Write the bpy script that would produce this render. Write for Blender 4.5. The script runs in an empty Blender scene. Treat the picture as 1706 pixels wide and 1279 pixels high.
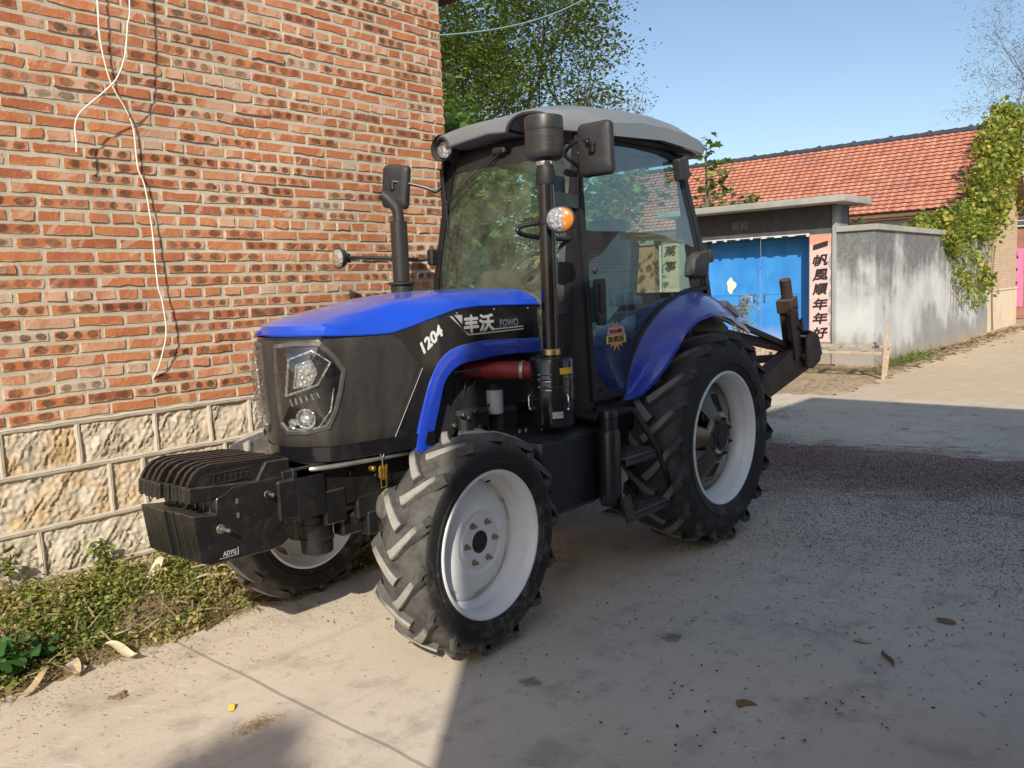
import bpy, bmesh, math, random
import numpy as np
from mathutils import Vector, Matrix, Euler
random.seed(7); RNG = np.random.default_rng(7)
R = math.radians
scene = bpy.context.scene
COL = scene.collection

# ------------------------------------------------------------------ node helpers
class NT:
    def __init__(s, tree): s.t = tree; s.N = tree.nodes; s.L = tree.links
    def n(s, typ, **kw):
        nd = s.N.new(typ)
        for k, v in kw.items(): setattr(nd, k, v)
        return nd
    def put(s, sock, v):
        if hasattr(v, 'is_output'): s.L.new(v, sock)
        elif v is not None:
            if isinstance(v, (tuple, list)) and len(v) == 3 and sock.type == 'RGBA': v = (*v, 1)
            sock.default_value = v
    def coord(s, kind='Object'):
        return s.n('ShaderNodeTexCoord').outputs[kind]
    def pos(s): return s.n('ShaderNodeNewGeometry').outputs['Position']
    def normal(s): return s.n('ShaderNodeNewGeometry').outputs['Normal']
    def mapping(s, vec, scale=(1, 1, 1), rot=(0, 0, 0), loc=(0, 0, 0)):
        m = s.n('ShaderNodeMapping'); s.L.new(vec, m.inputs[0])
        m.inputs['Location'].default_value = loc; m.inputs['Rotation'].default_value = rot; m.inputs['Scale'].default_value = scale
        return m.outputs[0]
    def noise(s, vec, scale=5, detail=4, rough=.55, dist=0):
        m = s.n('ShaderNodeTexNoise'); s.L.new(vec, m.inputs['Vector'])
        m.inputs['Scale'].default_value = scale; m.inputs['Detail'].default_value = detail
        m.inputs['Roughness'].default_value = rough; m.inputs['Distortion'].default_value = dist
        return m.outputs[0]
    def voro(s, vec, scale=5, feature='F1', out='Distance', rnd=1):
        m = s.n('ShaderNodeTexVoronoi', feature=feature); s.L.new(vec, m.inputs['Vector'])
        m.inputs['Scale'].default_value = scale; m.inputs['Randomness'].default_value = rnd
        return m.outputs[out]
    def math(s, op, a, b=0., c=None, clamp=False):
        m = s.n('ShaderNodeMath', operation=op, use_clamp=clamp)
        s.put(m.inputs[0], a); s.put(m.inputs[1], b)
        if c is not None: s.put(m.inputs[2], c)
        return m.outputs[0]
    def smooth(s, v, lo, hi, a=0., b=1.):
        m = s.n('ShaderNodeMapRange', interpolation_type='SMOOTHSTEP')
        s.put(m.inputs[0], v); m.inputs[1].default_value = lo; m.inputs[2].default_value = hi
        m.inputs[3].default_value = a; m.inputs[4].default_value = b
        return m.outputs[0]
    def mix(s, f, a, b, mode='MIX'):
        m = s.n('ShaderNodeMix', data_type='RGBA', blend_type=mode)
        s.put(m.inputs[0], f); s.put(m.inputs[6], a); s.put(m.inputs[7], b)
        return m.outputs[2]
    def ramp(s, f, stops, interp='LINEAR'):
        m = s.n('ShaderNodeValToRGB'); s.L.new(f, m.inputs[0]); r = m.color_ramp; r.interpolation = interp
        while len(r.elements) < len(stops): r.elements.new(.5)
        for e, (p, c) in zip(r.elements, stops): e.position = p; e.color = (*c, 1)
        return m.outputs[0]
    def sep(s, v):
        m = s.n('ShaderNodeSeparateXYZ'); s.L.new(v, m.inputs[0]); return m.outputs
    def comb(s, x, y, z):
        m = s.n('ShaderNodeCombineXYZ')
        for i, v in enumerate((x, y, z)): s.put(m.inputs[i], v)
        return m.outputs[0]
    def attr(s, name):
        m = s.n('ShaderNodeAttribute', attribute_name=name); return m.outputs
    def bump(s, h, strength=.3, dist=.01):
        m = s.n('ShaderNodeBump'); s.L.new(h, m.inputs['Height'])
        m.inputs['Strength'].default_value = strength; m.inputs['Distance'].default_value = dist
        return m.outputs[0]

def newmat(name):
    m = bpy.data.materials.new(name); m.use_nodes = True
    nt = NT(m.node_tree); b = nt.N['Principled BSDF']
    return m, nt, b

def PM(name, col, rough=.5, metal=0., var=.12, scale=6, bump=0., bscale=60, coat=0., dust=0., dustcol=(.30, .25, .19), side=0., spec=.5):
    """painted / plain surface: tone variation, roughness variation, fine bump, dust on upward faces"""
    m, nt, b = newmat(name)
    co = nt.coord('Object')
    n1 = nt.noise(co, scale, 6, .6)
    c = nt.mix(1., col, nt.ramp(n1, [(.25, (1 - var,) * 3), (.75, (1 + var,) * 3)]), 'MULTIPLY')
    if dust > 0:
        up = nt.sep(nt.normal())[2]
        n2 = nt.noise(co, scale * 2.3, 8, .7)
        f = nt.math('ADD', nt.math('MULTIPLY', nt.smooth(up, .05, .95), dust), nt.math('MULTIPLY', nt.smooth(n2, .45, .75), side))
        f = nt.math('MULTIPLY', f, nt.smooth(n2, .2, .7, .45, 1.25), clamp=True)
        c = nt.mix(f, c, dustcol)
        rr = nt.math('ADD', nt.smooth(n1, .3, .7, rough * .85, min(1, rough * 1.2)), nt.math('MULTIPLY', f, .6), clamp=True)
    else:
        rr = nt.smooth(n1, .3, .7, rough * .85, min(1, rough * 1.2))
    nt.put(b.inputs['Base Color'], c); nt.put(b.inputs['Roughness'], rr)
    b.inputs['Metallic'].default_value = metal; b.inputs['Specular IOR Level'].default_value = spec
    if coat: b.inputs['Coat Weight'].default_value = coat; b.inputs['Coat Roughness'].default_value = .05
    if bump: nt.put(b.inputs['Normal'], nt.bump(nt.noise(co, bscale, 5, .6), bump, .004))
    return m

# ------------------------------------------------------------------ mesh helpers
class MB:
    def __init__(s): s.v = []; s.f = []; s.m = []; s.loc = Vector((0, 0, 0))
    def add(s, verts, faces, mi=0, M=None):
        o = len(s.v)
        s.v += [tuple(M @ Vector(p)) if M else tuple(p) for p in verts]
        s.f += [[i + o for i in f] for f in faces]; s.m += [mi] * len(faces)
        return s
    def box(s, c, d, rot=None, bev=.004, seg=1, mi=0, taper=None):
        bm = bmesh.new(); bmesh.ops.create_cube(bm, size=1)
        for v in bm.verts:
            v.co = Vector((v.co.x * d[0], v.co.y * d[1], v.co.z * d[2]))
            if taper and v.co.z > 0: v.co.x *= taper[0]; v.co.y *= taper[1]
        bv = min(bev, min(d) * .3)
        if bv > 0: bmesh.ops.bevel(bm, geom=bm.edges[:], offset=bv, segments=seg, affect='EDGES', profile=.6)
        M = Matrix.Translation(c) @ (Euler(rot).to_matrix().to_4x4() if rot else Matrix())
        bm.verts.index_update()
        s.add([v.co[:] for v in bm.verts], [[v.index for v in f.verts] for f in bm.faces], mi, M); bm.free(); return s
    def bar(s, p0, p1, w, h, bev=.003, mi=0, up=(0, 0, 1)):
        """box beam from p0 to p1, width w across, h along 'up'"""
        p0, p1 = Vector(p0), Vector(p1); d = p1 - p0; z = d.normalized(); u = Vector(up)
        x = u.cross(z)
        if x.length < 1e-4: x = Vector((1, 0, 0)).cross(z)
        x.normalize(); y = z.cross(x)
        M = Matrix((x, y, z)).transposed().to_4x4(); M.translation = (p0 + p1) / 2
        t = MB().box((0, 0, 0), (w, h, d.length), bev=bev); s.add(t.v, t.f, mi, M); return s
    def ring(s, c, ax, r, n):
        z = Vector(ax).normalized(); x = z.orthogonal().normalized(); y = z.cross(x)
        return [tuple(Vector(c) + r * (math.cos(2 * math.pi * i / n) * x + math.sin(2 * math.pi * i / n) * y)) for i in range(n)]
    def lathe(s, prof, o=(0, 0, 0), ax=(0, 0, 1), n=32, mi=0, closed=False, cap=False):
        z = Vector(ax).normalized(); V = []; F = []
        for r, h in prof: V += s.ring(Vector(o) + z * h, ax, max(r, 1e-5), n)
        k = len(prof)
        for a in range(k if closed else k - 1):
            b = (a + 1) % k
            for i in range(n):
                j = (i + 1) % n; F.append([a * n + i, a * n + j, b * n + j, b * n + i])
        if cap: F += [[i for i in range(n)][::-1], [(k - 1) * n + i for i in range(n)]]
        return s.add(V, F, mi)
    def cyl(s, p0, p1, r, r2=None, n=20, bev=.003, mi=0):
        p0, p1 = Vector(p0), Vector(p1); L = (p1 - p0).length; r2 = r if r2 is None else r2; b = min(bev, r * .4, r2 * .4 + 1e-6, L * .3)
        return s.lathe([(1e-5, 0), (r - b, 0), (r, b), (r2, L - b), (r2 - b, L), (1e-5, L)], p0, p1 - p0, n, mi)
    def tube(s, path, r, n=8, mi=0, cap=True, closed=False):
        P = [Vector(p) for p in path]; k = len(P); V = []; F = []
        rs = r if isinstance(r, (list, tuple)) else [r] * k
        T = []
        for i in range(k):
            a = P[(i - 1) % k] if closed or i > 0 else P[i]; b = P[(i + 1) % k] if closed or i < k - 1 else P[i]
            T.append((b - a).normalized())
        x = T[0].orthogonal().normalized()
        for i in range(k):
            x = (x - T[i] * x.dot(T[i])).normalized(); y = T[i].cross(x)
            V += [tuple(P[i] + rs[i] * (math.cos(2 * math.pi * j / n) * x + math.sin(2 * math.pi * j / n) * y)) for j in range(n)]
        for i in range(k if closed else k - 1):
            q = (i + 1) % k
            for j in range(n):
                l = (j + 1) % n; F.append([i * n + j, i * n + l, q * n + l, q * n + j])
        if cap and not closed: F += [list(range(n))[::-1], [(k - 1) * n + j for j in range(n)]]
        return s.add(V, F, mi)
    def prism(s, poly, y0, y1, plane='xz', bev=0, mi=0):
        """extrude a 2-D polygon; plane 'xz' along y, 'xy' along z, 'yz' along x"""
        bm = bmesh.new()
        mk = {'xz': lambda a, b, t: (a, t, b), 'xy': lambda a, b, t: (a, b, t), 'yz': lambda a, b, t: (t, a, b)}[plane]
        v0 = [bm.verts.new(mk(a, b, y0)) for a, b in poly]
        f = bm.faces.new(v0)
        e = bmesh.ops.extrude_face_region(bm, geom=[f])
        vs = [q for q in e['geom'] if isinstance(q, bmesh.types.BMVert)]
        d = Vector(mk(0, 0, y1)) - Vector(mk(0, 0, y0))
        bmesh.ops.translate(bm, vec=d, verts=vs)
        bmesh.ops.recalc_face_normals(bm, faces=bm.faces[:])
        if bev: bmesh.ops.bevel(bm, geom=bm.edges[:], offset=bev, segments=1, affect='EDGES')
        bm.verts.index_update()
        s.add([v.co[:] for v in bm.verts], [[v.index for v in q.verts] for q in bm.faces], mi); bm.free(); return s
    def loft(s, secs, closed=False, caps=False, mi=0, loop=False):
        n = len(secs[0]); V = [tuple(p) for q in secs for p in q]; F = []
        k = len(secs)
        for i in range(k if loop else k - 1):
            i2 = (i + 1) % k
            for j in range(n if closed else n - 1):
                l = (j + 1) % n; F.append([i * n + j, i * n + l, i2 * n + l, i2 * n + j])
        if caps: F += [list(range(n))[::-1], [(k - 1) * n + j for j in range(n)]]
        return s.add(V, F, mi)
    def ball(s, c, r, n=16, mi=0):
        r = (r,) * 3 if not isinstance(r, (tuple, list)) else r
        V = []; F = []; h = n // 2
        for i in range(h + 1):
            t = math.pi * i / h
            for j in range(n):
                p = 2 * math.pi * j / n
                V.append((c[0] + r[0] * math.sin(t) * math.cos(p), c[1] + r[1] * math.sin(t) * math.sin(p), c[2] + r[2] * math.cos(t)))
        for i in range(h):
            for j in range(n):
                l = (j + 1) % n; F.append([i * n + j, (i + 1) * n + j, (i + 1) * n + l, i * n + l])
        return s.add(V, F, mi)
    def build(s, name, mat, parent=None, loc=None, rot=None, ang=35, smooth=True, merge=True):
        me = bpy.data.meshes.new(name); me.from_pydata(s.v, [], s.f); me.validate()
        for mm in (mat if isinstance(mat, (list, tuple)) else [mat]): me.materials.append(mm)
        if len(me.polygons) == len(s.m): me.polygons.foreach_set('material_index', s.m)
        if merge:
            bm = bmesh.new(); bm.from_mesh(me); bmesh.ops.remove_doubles(bm, verts=bm.verts[:], dist=2e-5)
            bmesh.ops.recalc_face_normals(bm, faces=bm.faces[:]); bm.to_mesh(me); bm.free()
        if smooth:
            me.polygons.foreach_set('use_smooth', [True] * len(me.polygons)); me.set_sharp_from_angle(angle=R(ang))
        me.update()
        return link(name, me, parent, loc, rot)

def link(name, me, parent=None, loc=None, rot=None):
    o = bpy.data.objects.new(name, me); COL.objects.link(o)
    if parent: o.parent = parent
    if loc: o.location = loc
    if rot: o.rotation_euler = rot
    return o
def tag(o, label=None, cat=None, group=None, kind=None):
    if label and not kind: kind = 'thing'
    for k, v in (('label', label), ('category', cat), ('group', group), ('kind', kind)):
        if v: o[k] = v
    return o
def empty(name, loc, label, cat, group=None, rot=None):
    o = bpy.data.objects.new(name, None); COL.objects.link(o); o.location = loc
    if rot: o.rotation_euler = rot
    return tag(o, label, cat, group)
def copy_tree(o, parent=None):
    c = o.copy(); COL.objects.link(c); c.parent = parent
    for ch in list(o.children): copy_tree(ch, c)
    return c
def lerp(a, b, t): return a + (b - a) * t
def interp(x, xs, ys): return float(np.interp(x, xs, ys))
def sstep(a, b, x):
    t = min(1, max(0, (x - a) / (b - a))); return t * t * (3 - 2 * t)

def text_mesh(body, size=1., offset=0., shear=0., extrude=0.):
    cu = bpy.data.curves.new('t', 'FONT'); cu.body = body; cu.size = size; cu.offset = offset; cu.shear = shear
    cu.align_x = 'CENTER'; cu.align_y = 'CENTER'; cu.resolution_u = 3; cu.extrude = extrude
    ob = bpy.data.objects.new('t', cu); COL.objects.link(ob)
    dg = bpy.context.evaluated_depsgraph_get(); dg.update()
    me = ob.evaluated_get(dg).to_mesh()
    V = [tuple(v.co) for v in me.vertices]; F = [list(p.vertices) for p in me.polygons]
    bpy.data.objects.remove(ob); bpy.data.curves.remove(cu)
    xs = [v[0] for v in V] or [0]; ys = [v[1] for v in V] or [0]
    cx, cy = (min(xs) + max(xs)) / 2, (min(ys) + max(ys)) / 2
    w, h = max(xs) - min(xs), max(ys) - min(ys)
    return [(x - cx, y - cy, z) for x, y, z in V], F, w, h
def put_text(mb, body, o, ex, ey, size, bold=0., shear=0., fit=None, mi=0, stretch=1.):
    """lay lettering on a plane: origin o (centre), ex along the line, ey up; fit=(w,h) scales to that box; bold thickens the strokes"""
    V, F, w, h = text_mesh(body, size, 0., shear)
    o, ex, ey = Vector(o), Vector(ex).normalized(), Vector(ey).normalized(); nn = ex.cross(ey).normalized()
    sx = (fit[0] - 2 * bold) / w if fit else stretch; sy = (fit[1] - 2 * bold) / h if fit else 1.
    for i, (dx, dy) in enumerate([(0, 0)] + ([(math.cos(k * math.pi / 4) * bold, math.sin(k * math.pi / 4) * bold) for k in range(8)] if bold else [])):
        mb.add([o + ex * (x * sx + dx) + ey * (y * sy + dy) + nn * (i * .00012) for x, y, z in V], F, mi)

# ------------------------------------------------------------------ world, sun, camera
SUN_AZ, SUN_EL = R(37), R(32)          # light travels toward -X, -Y
w = bpy.data.worlds.new("World"); scene.world = w; w.use_nodes = True
wt = NT(w.node_tree)
sky = wt.n('ShaderNodeTexSky', sky_type='NISHITA'); sky.sun_disc = False
sky.sun_elevation = SUN_EL
sv = Vector((math.cos(SUN_AZ) * math.cos(SUN_EL), math.sin(SUN_AZ) * math.cos(SUN_EL), math.sin(SUN_EL)))   # towards the sun
sky.sun_rotation = math.atan2(sv.x, sv.y)
sky.air_density = 1.0; sky.dust_density = 1.3; sky.ozone_density = 1.6; sky.altitude = 100
bg = w.node_tree.nodes['Background']; wt.L.new(sky.outputs[0], bg.inputs[0]); bg.inputs[1].default_value = .15
sl = bpy.data.lights.new('sun', 'SUN'); sl.energy = 5.0; sl.angle = R(.53); sl.color = (1, .93, .82)
so = bpy.data.objects.new('sun', sl); COL.objects.link(so); so.rotation_euler = sv.to_track_quat('Z', 'Y').to_euler(); so.location = (8, 6, 12)

cd = bpy.data.cameras.new('camera'); cam = bpy.data.objects.new('camera', cd); COL.objects.link(cam)
cd.sensor_width = 36; cd.lens = 36 * 1393.72 / 1706; cd.clip_end = 2000; cd.clip_start = .05
rt = Vector((-0.65117144, 0.75797441, -0.0380862)); up = Vector((-0.11215319, -0.04647447, 0.99260354)); fw = Vector((-0.75059804, -0.65062656, -0.1152721))
mw = Matrix((rt, up, -fw)).transposed().to_4x4(); mw.translation = (4.8193, 2.8175, 1.68); cam.matrix_world = mw
scene.camera = cam
scene.view_settings.view_transform = 'Standard'; scene.view_settings.look = 'None'; scene.view_settings.exposure = 0
scene.render.engine = 'CYCLES'; scene.cycles.max_bounces = 8; scene.cycles.transparent_max_bounces = 24; scene.cycles.use_denoising = True

# ------------------------------------------------------------------ foliage helpers
def leaf_mat(name, stops, trans=.35, rough=.55):
    m, nt, b = newmat(name)
    a = nt.attr('rnd'); s3 = nt.sep(a['Color'])
    c = nt.ramp(s3[0], stops)
    c = nt.mix(1., c, nt.ramp(s3[1], [(0, (.55,) * 3), (1, (1.15,) * 3)]), 'MULTIPLY')
    nt.put(b.inputs['Base Color'], c); b.inputs['Roughness'].default_value = rough; b.inputs['Specular IOR Level'].default_value = .35
    tr = nt.n('ShaderNodeBsdfTranslucent'); nt.put(tr.inputs[0], nt.mix(1., c, (1.2, 1.25, .7), 'MULTIPLY'))
    mx = nt.n('ShaderNodeMixShader'); mx.inputs[0].default_value = trans
    nt.L.new(b.outputs[0], mx.inputs[1]); nt.L.new(tr.outputs[0], mx.inputs[2])
    nt.L.new(mx.outputs[0], nt.N['Material Output'].inputs[0])
    return m
LEAF = {
 'rhomb': [(0, 0), (.28, .45), (0, 1), (-.28, .45)],
 'oval': [(0, 0), (.22, .2), (.3, .5), (.18, .82), (0, 1), (-.18, .82), (-.3, .5), (-.22, .2)],
 'lobed': [(0, 0), (.2, .08), (.5, .1), (.36, .32), (.58, .6), (.24, .6), (0, 1.05), (-.24, .6), (-.58, .6), (-.36, .32), (-.5, .1), (-.2, .08)],
 'strip': [(-.04, 0), (.04, 0), (.045, .5), (.01, 1), (-.03, .5)],
}
def leaf_mesh(name, P, size, mat, parent=None, shape='rhomb', upbias=.6, droop=0., rnd=None, svar=.45, flat=False, fold=.25, loc=None):
    P = np.asarray(P, float); n = len(P); T = np.array(LEAF[shape]); k = len(T)
    nrm = RNG.normal(size=(n, 3)); nrm /= np.linalg.norm(nrm, axis=1)[:, None]
    nrm[:, 2] = np.abs(nrm[:, 2]); nrm = nrm * (1 - upbias) + np.array([0, 0, 1.]) * upbias + RNG.normal(size=(n, 3)) * .12
    nrm /= np.linalg.norm(nrm, axis=1)[:, None]
    d = RNG.normal(size=(n, 3)); d[:, 2] -= droop
    d -= nrm * np.sum(d * nrm, 1)[:, None]; d /= np.linalg.norm(d, axis=1)[:, None]
    s = np.cross(nrm, d)
    sz = size * (1 + svar * RNG.uniform(-1, 1, n))
    V = P[:, None, :] + sz[:, None, None] * (T[None, :, 0:1] * s[:, None, :] + T[None, :, 1:2] * d[:, None, :] + fold * np.abs(T[None, :, 0:1]) * nrm[:, None, :])
    V = V.reshape(-1, 3)
    me = bpy.data.meshes.new(name)
    me.vertices.add(n * k); me.vertices.foreach_set('co', V.ravel())
    me.loops.add(n * k); me.loops.foreach_set('vertex_index', np.arange(n * k))
    me.polygons.add(n); me.polygons.foreach_set('loop_start', np.arange(n) * k)
    me.update(calc_edges=True)
    c = np.zeros((n, k, 4)); r = RNG.uniform(0, 1, n) if rnd is None else rnd
    c[:, :, 0] = np.clip(r, 0, 1)[:, None]; c[:, :, 1] = RNG.uniform(.2, 1, n)[:, None]; c[:, :, 3] = 1
    at = me.color_attributes.new('rnd', 'FLOAT_COLOR', 'POINT'); at.data.foreach_set('color', c.ravel())
    me.materials.append(mat); me.validate()
    return link(name, me, parent, loc)
def branches(mb, p, d, L, r, depth, tips, spread=.6, up=.15, kids=(2, 4), mi=0, shrink=.72, minr=.004):
    p = Vector(p); d = Vector(d).normalized(); path = [p]; q = p.copy(); dd = d.copy(); k = 4
    for i in range(k):
        dd = (dd + Vector((random.gauss(0, .12), random.gauss(0, .12), random.gauss(0, .08) + up * .15))).normalized()
        q = q + dd * (L / k); path.append(q.copy())
    r1 = max(minr, r * .6)
    mb.tube(path, [lerp(r, r1, i / k) for i in range(k + 1)], n=7 if depth > 2 else 4, mi=mi, cap=False)
    if depth <= 2: tips += [(path[j], dd) for j in range(2, k + 1)]
    if depth == 0: return
    for c in range(random.randint(*kids)):
        t = random.uniform(.45, 1.) if c else 1.
        b = path[min(k, max(1, round(t * k)))]
        e = Vector((random.gauss(0, 1), random.gauss(0, 1), random.gauss(0, .6))).normalized()
        nd = (dd * (1 - spread * .5) + e * spread + Vector((0, 0, up))).normalized()
        branches(mb, b, nd, L * shrink * random.uniform(.75, 1.15), r1 * (.9 if c == 0 else .65), depth - 1, tips, spread, up, kids, mi, shrink, minr)
def clump_points(tips, per, sig, zs=.8):
    P = []
    for t, d in tips:
        m = max(1, int(per * random.uniform(.3, 1.6)))
        q = RNG.normal(size=(m, 3)) * sig; q[:, 2] *= zs; P.append(np.array(t) + q)
    return np.concatenate(P)

# ------------------------------------------------------------------ setting: ground
def ground_mat():
    m, nt, b = newmat('earth'); p = nt.pos()
    n1 = nt.noise(p, .8, 6); n2 = nt.noise(p, 12, 8, .7); n3 = nt.voro(p, 60)
    c = nt.ramp(n1, [(.3, (.40, .30, .20)), (.5, (.50, .38, .25)), (.7, (.58, .46, .31))])
    c = nt.mix(nt.smooth(n2, .48, .7), c, (.26, .19, .12)); c = nt.mix(nt.smooth(n3, .2, .05, 0, .5), c, (.6, .52, .4))
    nt.put(b.inputs['Base Color'], c); b.inputs['Roughness'].default_value = .95; b.inputs['Specular IOR Level'].default_value = .1
    nt.put(b.inputs['Normal'], nt.bump(n2, .6, .03)); return m
def concrete_mat():
    m, nt, b = newmat('street_concrete'); p = nt.pos(); x, y, z = nt.sep(p)
    big = nt.noise(p, .55, 5, .55); mid = nt.noise(p, 3.2, 8, .65); fine = nt.noise(p, 45, 6, .7)
    c = nt.ramp(big, [(.3, (.56, .475, .365)), (.5, (.65, .555, .43)), (.72, (.72, .62, .49))])
    c = nt.mix(nt.smooth(mid, .50, .72, 0, .62), c, (.33, .285, .23)); md2 = nt.noise(nt.mapping(p, (1, 1, 1), (0, 0, R(30))), 9, 8, .72, .4); c = nt.mix(nt.smooth(md2, .54, .72, 0, .5), c, (.30, .255, .205)); c = nt.mix(nt.smooth(md2, .44, .30, 0, .4), c, (.70, .62, .51))
    c = nt.mix(nt.smooth(fine, .55, .8, 0, .35), c, (.30, .27, .23)); c = nt.mix(nt.smooth(fine, .42, .22, 0, .35), c, (.68, .62, .54))
    gr3 = nt.noise(p, 170, 4, .8); c = nt.mix(nt.smooth(gr3, .56, .72, 0, .5), c, (.27, .235, .19)); c = nt.mix(nt.smooth(gr3, .42, .30, 0, .4), c, (.78, .71, .60))
    pit = nt.voro(p, 38.); c = nt.mix(nt.math('MULTIPLY', nt.smooth(pit, .16, .06), nt.smooth(mid, .45, .6, .15, .7)), c, (.24, .20, .16))
    # broom / tyre scratches: short pale and dark strokes running across the street
    st = nt.noise(nt.mapping(nt.mapping(p, rot=(0, 0, R(-118))), (4.2, 75, 1)), 1, 3, .6)
    patch = nt.smooth(nt.noise(p, .9, 3), .40, .58)
    c = nt.mix(nt.math('MULTIPLY', nt.smooth(st, .61, .70, 0, .8), patch), c, (.78, .74, .68))
    st2 = nt.noise(nt.mapping(nt.mapping(p, rot=(0, 0, R(-105))), (2.6, 50, 1), (0, 0, 0), (3, 1, 0)), 1, 3, .6)
    c = nt.mix(nt.math('MULTIPLY', nt.smooth(st2, .66, .76, 0, .4), nt.smooth(big, .4, .6)), c, (.25, .22, .19))
    # oil and mud spots
    vs = nt.voro(nt.mapping(p, (1, 1, .01)), 1.3); vn = nt.math('ADD', vs, nt.math('MULTIPLY', nt.math('SUBTRACT', nt.noise(p, 30, 4), .5), .12))
    c = nt.mix(nt.smooth(vn, .085, .04, 0, .75), c, (.19, .135, .085)); v2 = nt.voro(nt.mapping(p, (1, 1, .01)), 7.); c = nt.mix(nt.smooth(nt.math('ADD', v2, nt.math('MULTIPLY', nt.math('SUBTRACT', fine, .5), .3)), .10, .03, 0, .6), c, (.24, .20, .155))
    # dark chopped straw left lying in a band across the street
    wob = nt.math('ADD', nt.math('MULTIPLY', nt.math('SUBTRACT', nt.noise(p, 1.1, 6, .65), .5), 2.0), nt.math('MULTIPLY', nt.math('SUBTRACT', nt.noise(nt.mapping(nt.mapping(p, rot=(0, 0, R(-100))), (2.2, 9, 1)), 1, 6, .75), .5), 2.4))
    xx = nt.math('ADD', nt.math('ADD', x, nt.math('MULTIPLY', y, .12)), wob)
    band = nt.math('MULTIPLY', nt.smooth(xx, -3.75, -3.15), nt.smooth(xx, -.9, -2.2))
    gr = nt.noise(nt.mapping(p, (30, 75, 30)), 1, 6, .75)
    c = nt.mix(nt.math('MULTIPLY', band, nt.smooth(gr, .38, .55, .25, .95)), c, (.19, .075, .048))
    halo = nt.math('MULTIPLY', nt.smooth(xx, -3.9, -3.2), nt.smooth(xx, 2.6, -1.4))
    c = nt.mix(nt.smooth(nt.math('ADD', gr, nt.math('MULTIPLY', halo, .17)), .66, .72, 0, .82), c, (.13, .075, .058))
    ck = nt.voro(nt.mapping(nt.n('ShaderNodeVectorMath', operation='ADD').outputs[0], (1, 1, 1)), 1) if False else None
    vv = nt.n('ShaderNodeVectorMath', operation='ADD'); nt.L.new(p, vv.inputs[0]); nz = nt.n('ShaderNodeTexNoise'); nt.L.new(p, nz.inputs['Vector']); nz.inputs['Scale'].default_value = 2.2; nz.inputs['Detail'].default_value = 6; nt.L.new(nz.outputs['Color'], vv.inputs[1])
    ce = nt.voro(nt.mapping(vv.outputs[0], (.42, .36, .0)), 1., 'DISTANCE_TO_EDGE'); cm = nt.math('MULTIPLY', nt.smooth(ce, .0035, .0012), nt.smooth(nt.noise(p, .7, 3), .52, .6))
    c = nt.mix(nt.math('MULTIPLY', cm, .0), c, (.15, .125, .10))
    trk = nt.noise(nt.mapping(p, (.35, 5.5, 1), (0, 0, R(4))), 1, 5, .6); c = nt.mix(nt.smooth(trk, .52, .70, 0, .22), c, (.30, .255, .21)); c = nt.mix(nt.math('MULTIPLY', nt.smooth(x, -5.8, -7.8), nt.smooth(mid, .25, .6, .35, .9)), c, (.56, .43, .28))
    # saw-cut joints across the street every 4.6 m
    jx = nt.math('ABSOLUTE', nt.math('SUBTRACT', nt.math('PINGPONG', nt.math('ADD', nt.math('SUBTRACT', x, 2.937), nt.math('MULTIPLY', nt.math('SUBTRACT', nt.noise(p, 1.5, 4), .5), .05)), 2.3), 0))
    jw = nt.math('ADD', .004, nt.math('MULTIPLY', nt.noise(p, 40, 3), .008))
    j = nt.math('LESS_THAN', jx, jw)
    c = nt.mix(nt.math('MULTIPLY', j, .55), c, (.20, .17, .14))
    nt.put(b.inputs['Base Color'], c); nt.put(b.inputs['Roughness'], nt.smooth(mid, .3, .7, .8, .95)); b.inputs['Specular IOR Level'].default_value = .25
    h = nt.math('ADD', nt.math('MULTIPLY', fine, .5), nt.math('MULTIPLY', mid, .8)); h = nt.math('SUBTRACT', h, nt.math('MULTIPLY', j, 1.0))
    h = nt.math('ADD', h, nt.math('MULTIPLY', nt.math('MULTIPLY', band, gr), 1.2))
    nt.put(b.inputs['Normal'], nt.bump(nt.math('ADD', h, nt.math('MULTIPLY', gr3, .5)), .5, .008)); return m
M_earth = ground_mat(); M_conc = concrete_mat()
g = MB(); S = 500
g.add([(-S, -S, -.02), (S, -S, -.02), (S, S, -.02), (-S, S, -.02)], [[0, 1, 2, 3]])
tag(g.build('ground', M_earth), kind='structure')
# street slab: ragged edges, joined from strips
def wob(t, a=.03): return a * (math.sin(t * 7.3) + .6 * math.sin(t * 17.1 + 1) + .5 * math.sin(t * 41.7 + 2))
edge = []
xs = [60, 20] + [9 - i * .06 for i in range(150)]
for x in xs: edge.append((x, -1.17 + wob(x, .025) - (.06 if x < 2.6 else 0)))
for i in range(20): edge.append((-.0 - wob(i, .01), -1.3 - i * .2))
edge += [(-.5, -5.6), (-6.55, -5.6)]
for i in range(45):
    t = i / 44; edge.append((-6.62 + wob(i * .6, .09) - .25 * sstep(.7, 1, t), -5.5 + t * 4.15))
for i in range(160): 
    x = -6.9 - i * .12; edge.append((x, -1.33 - .012 * (-x - 6.9) + wob(x, .07)))
edge += [(-60, -2.2), (-60, 6), (-9, 5.5), (-4, 4.4), (.4, 3.9), (60, 3.9)]
g = MB(); n = len(edge)
g.add([(x, y, .0) for x, y in edge] + [(x, y, -.03) for x, y in edge], [list(range(n))[::-1]] + [[i, (i + 1) % n, (i + 1) % n + n, i + n] for i in range(n)])
tag(g.build('street', M_conc, smooth=False), kind='structure')

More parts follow.
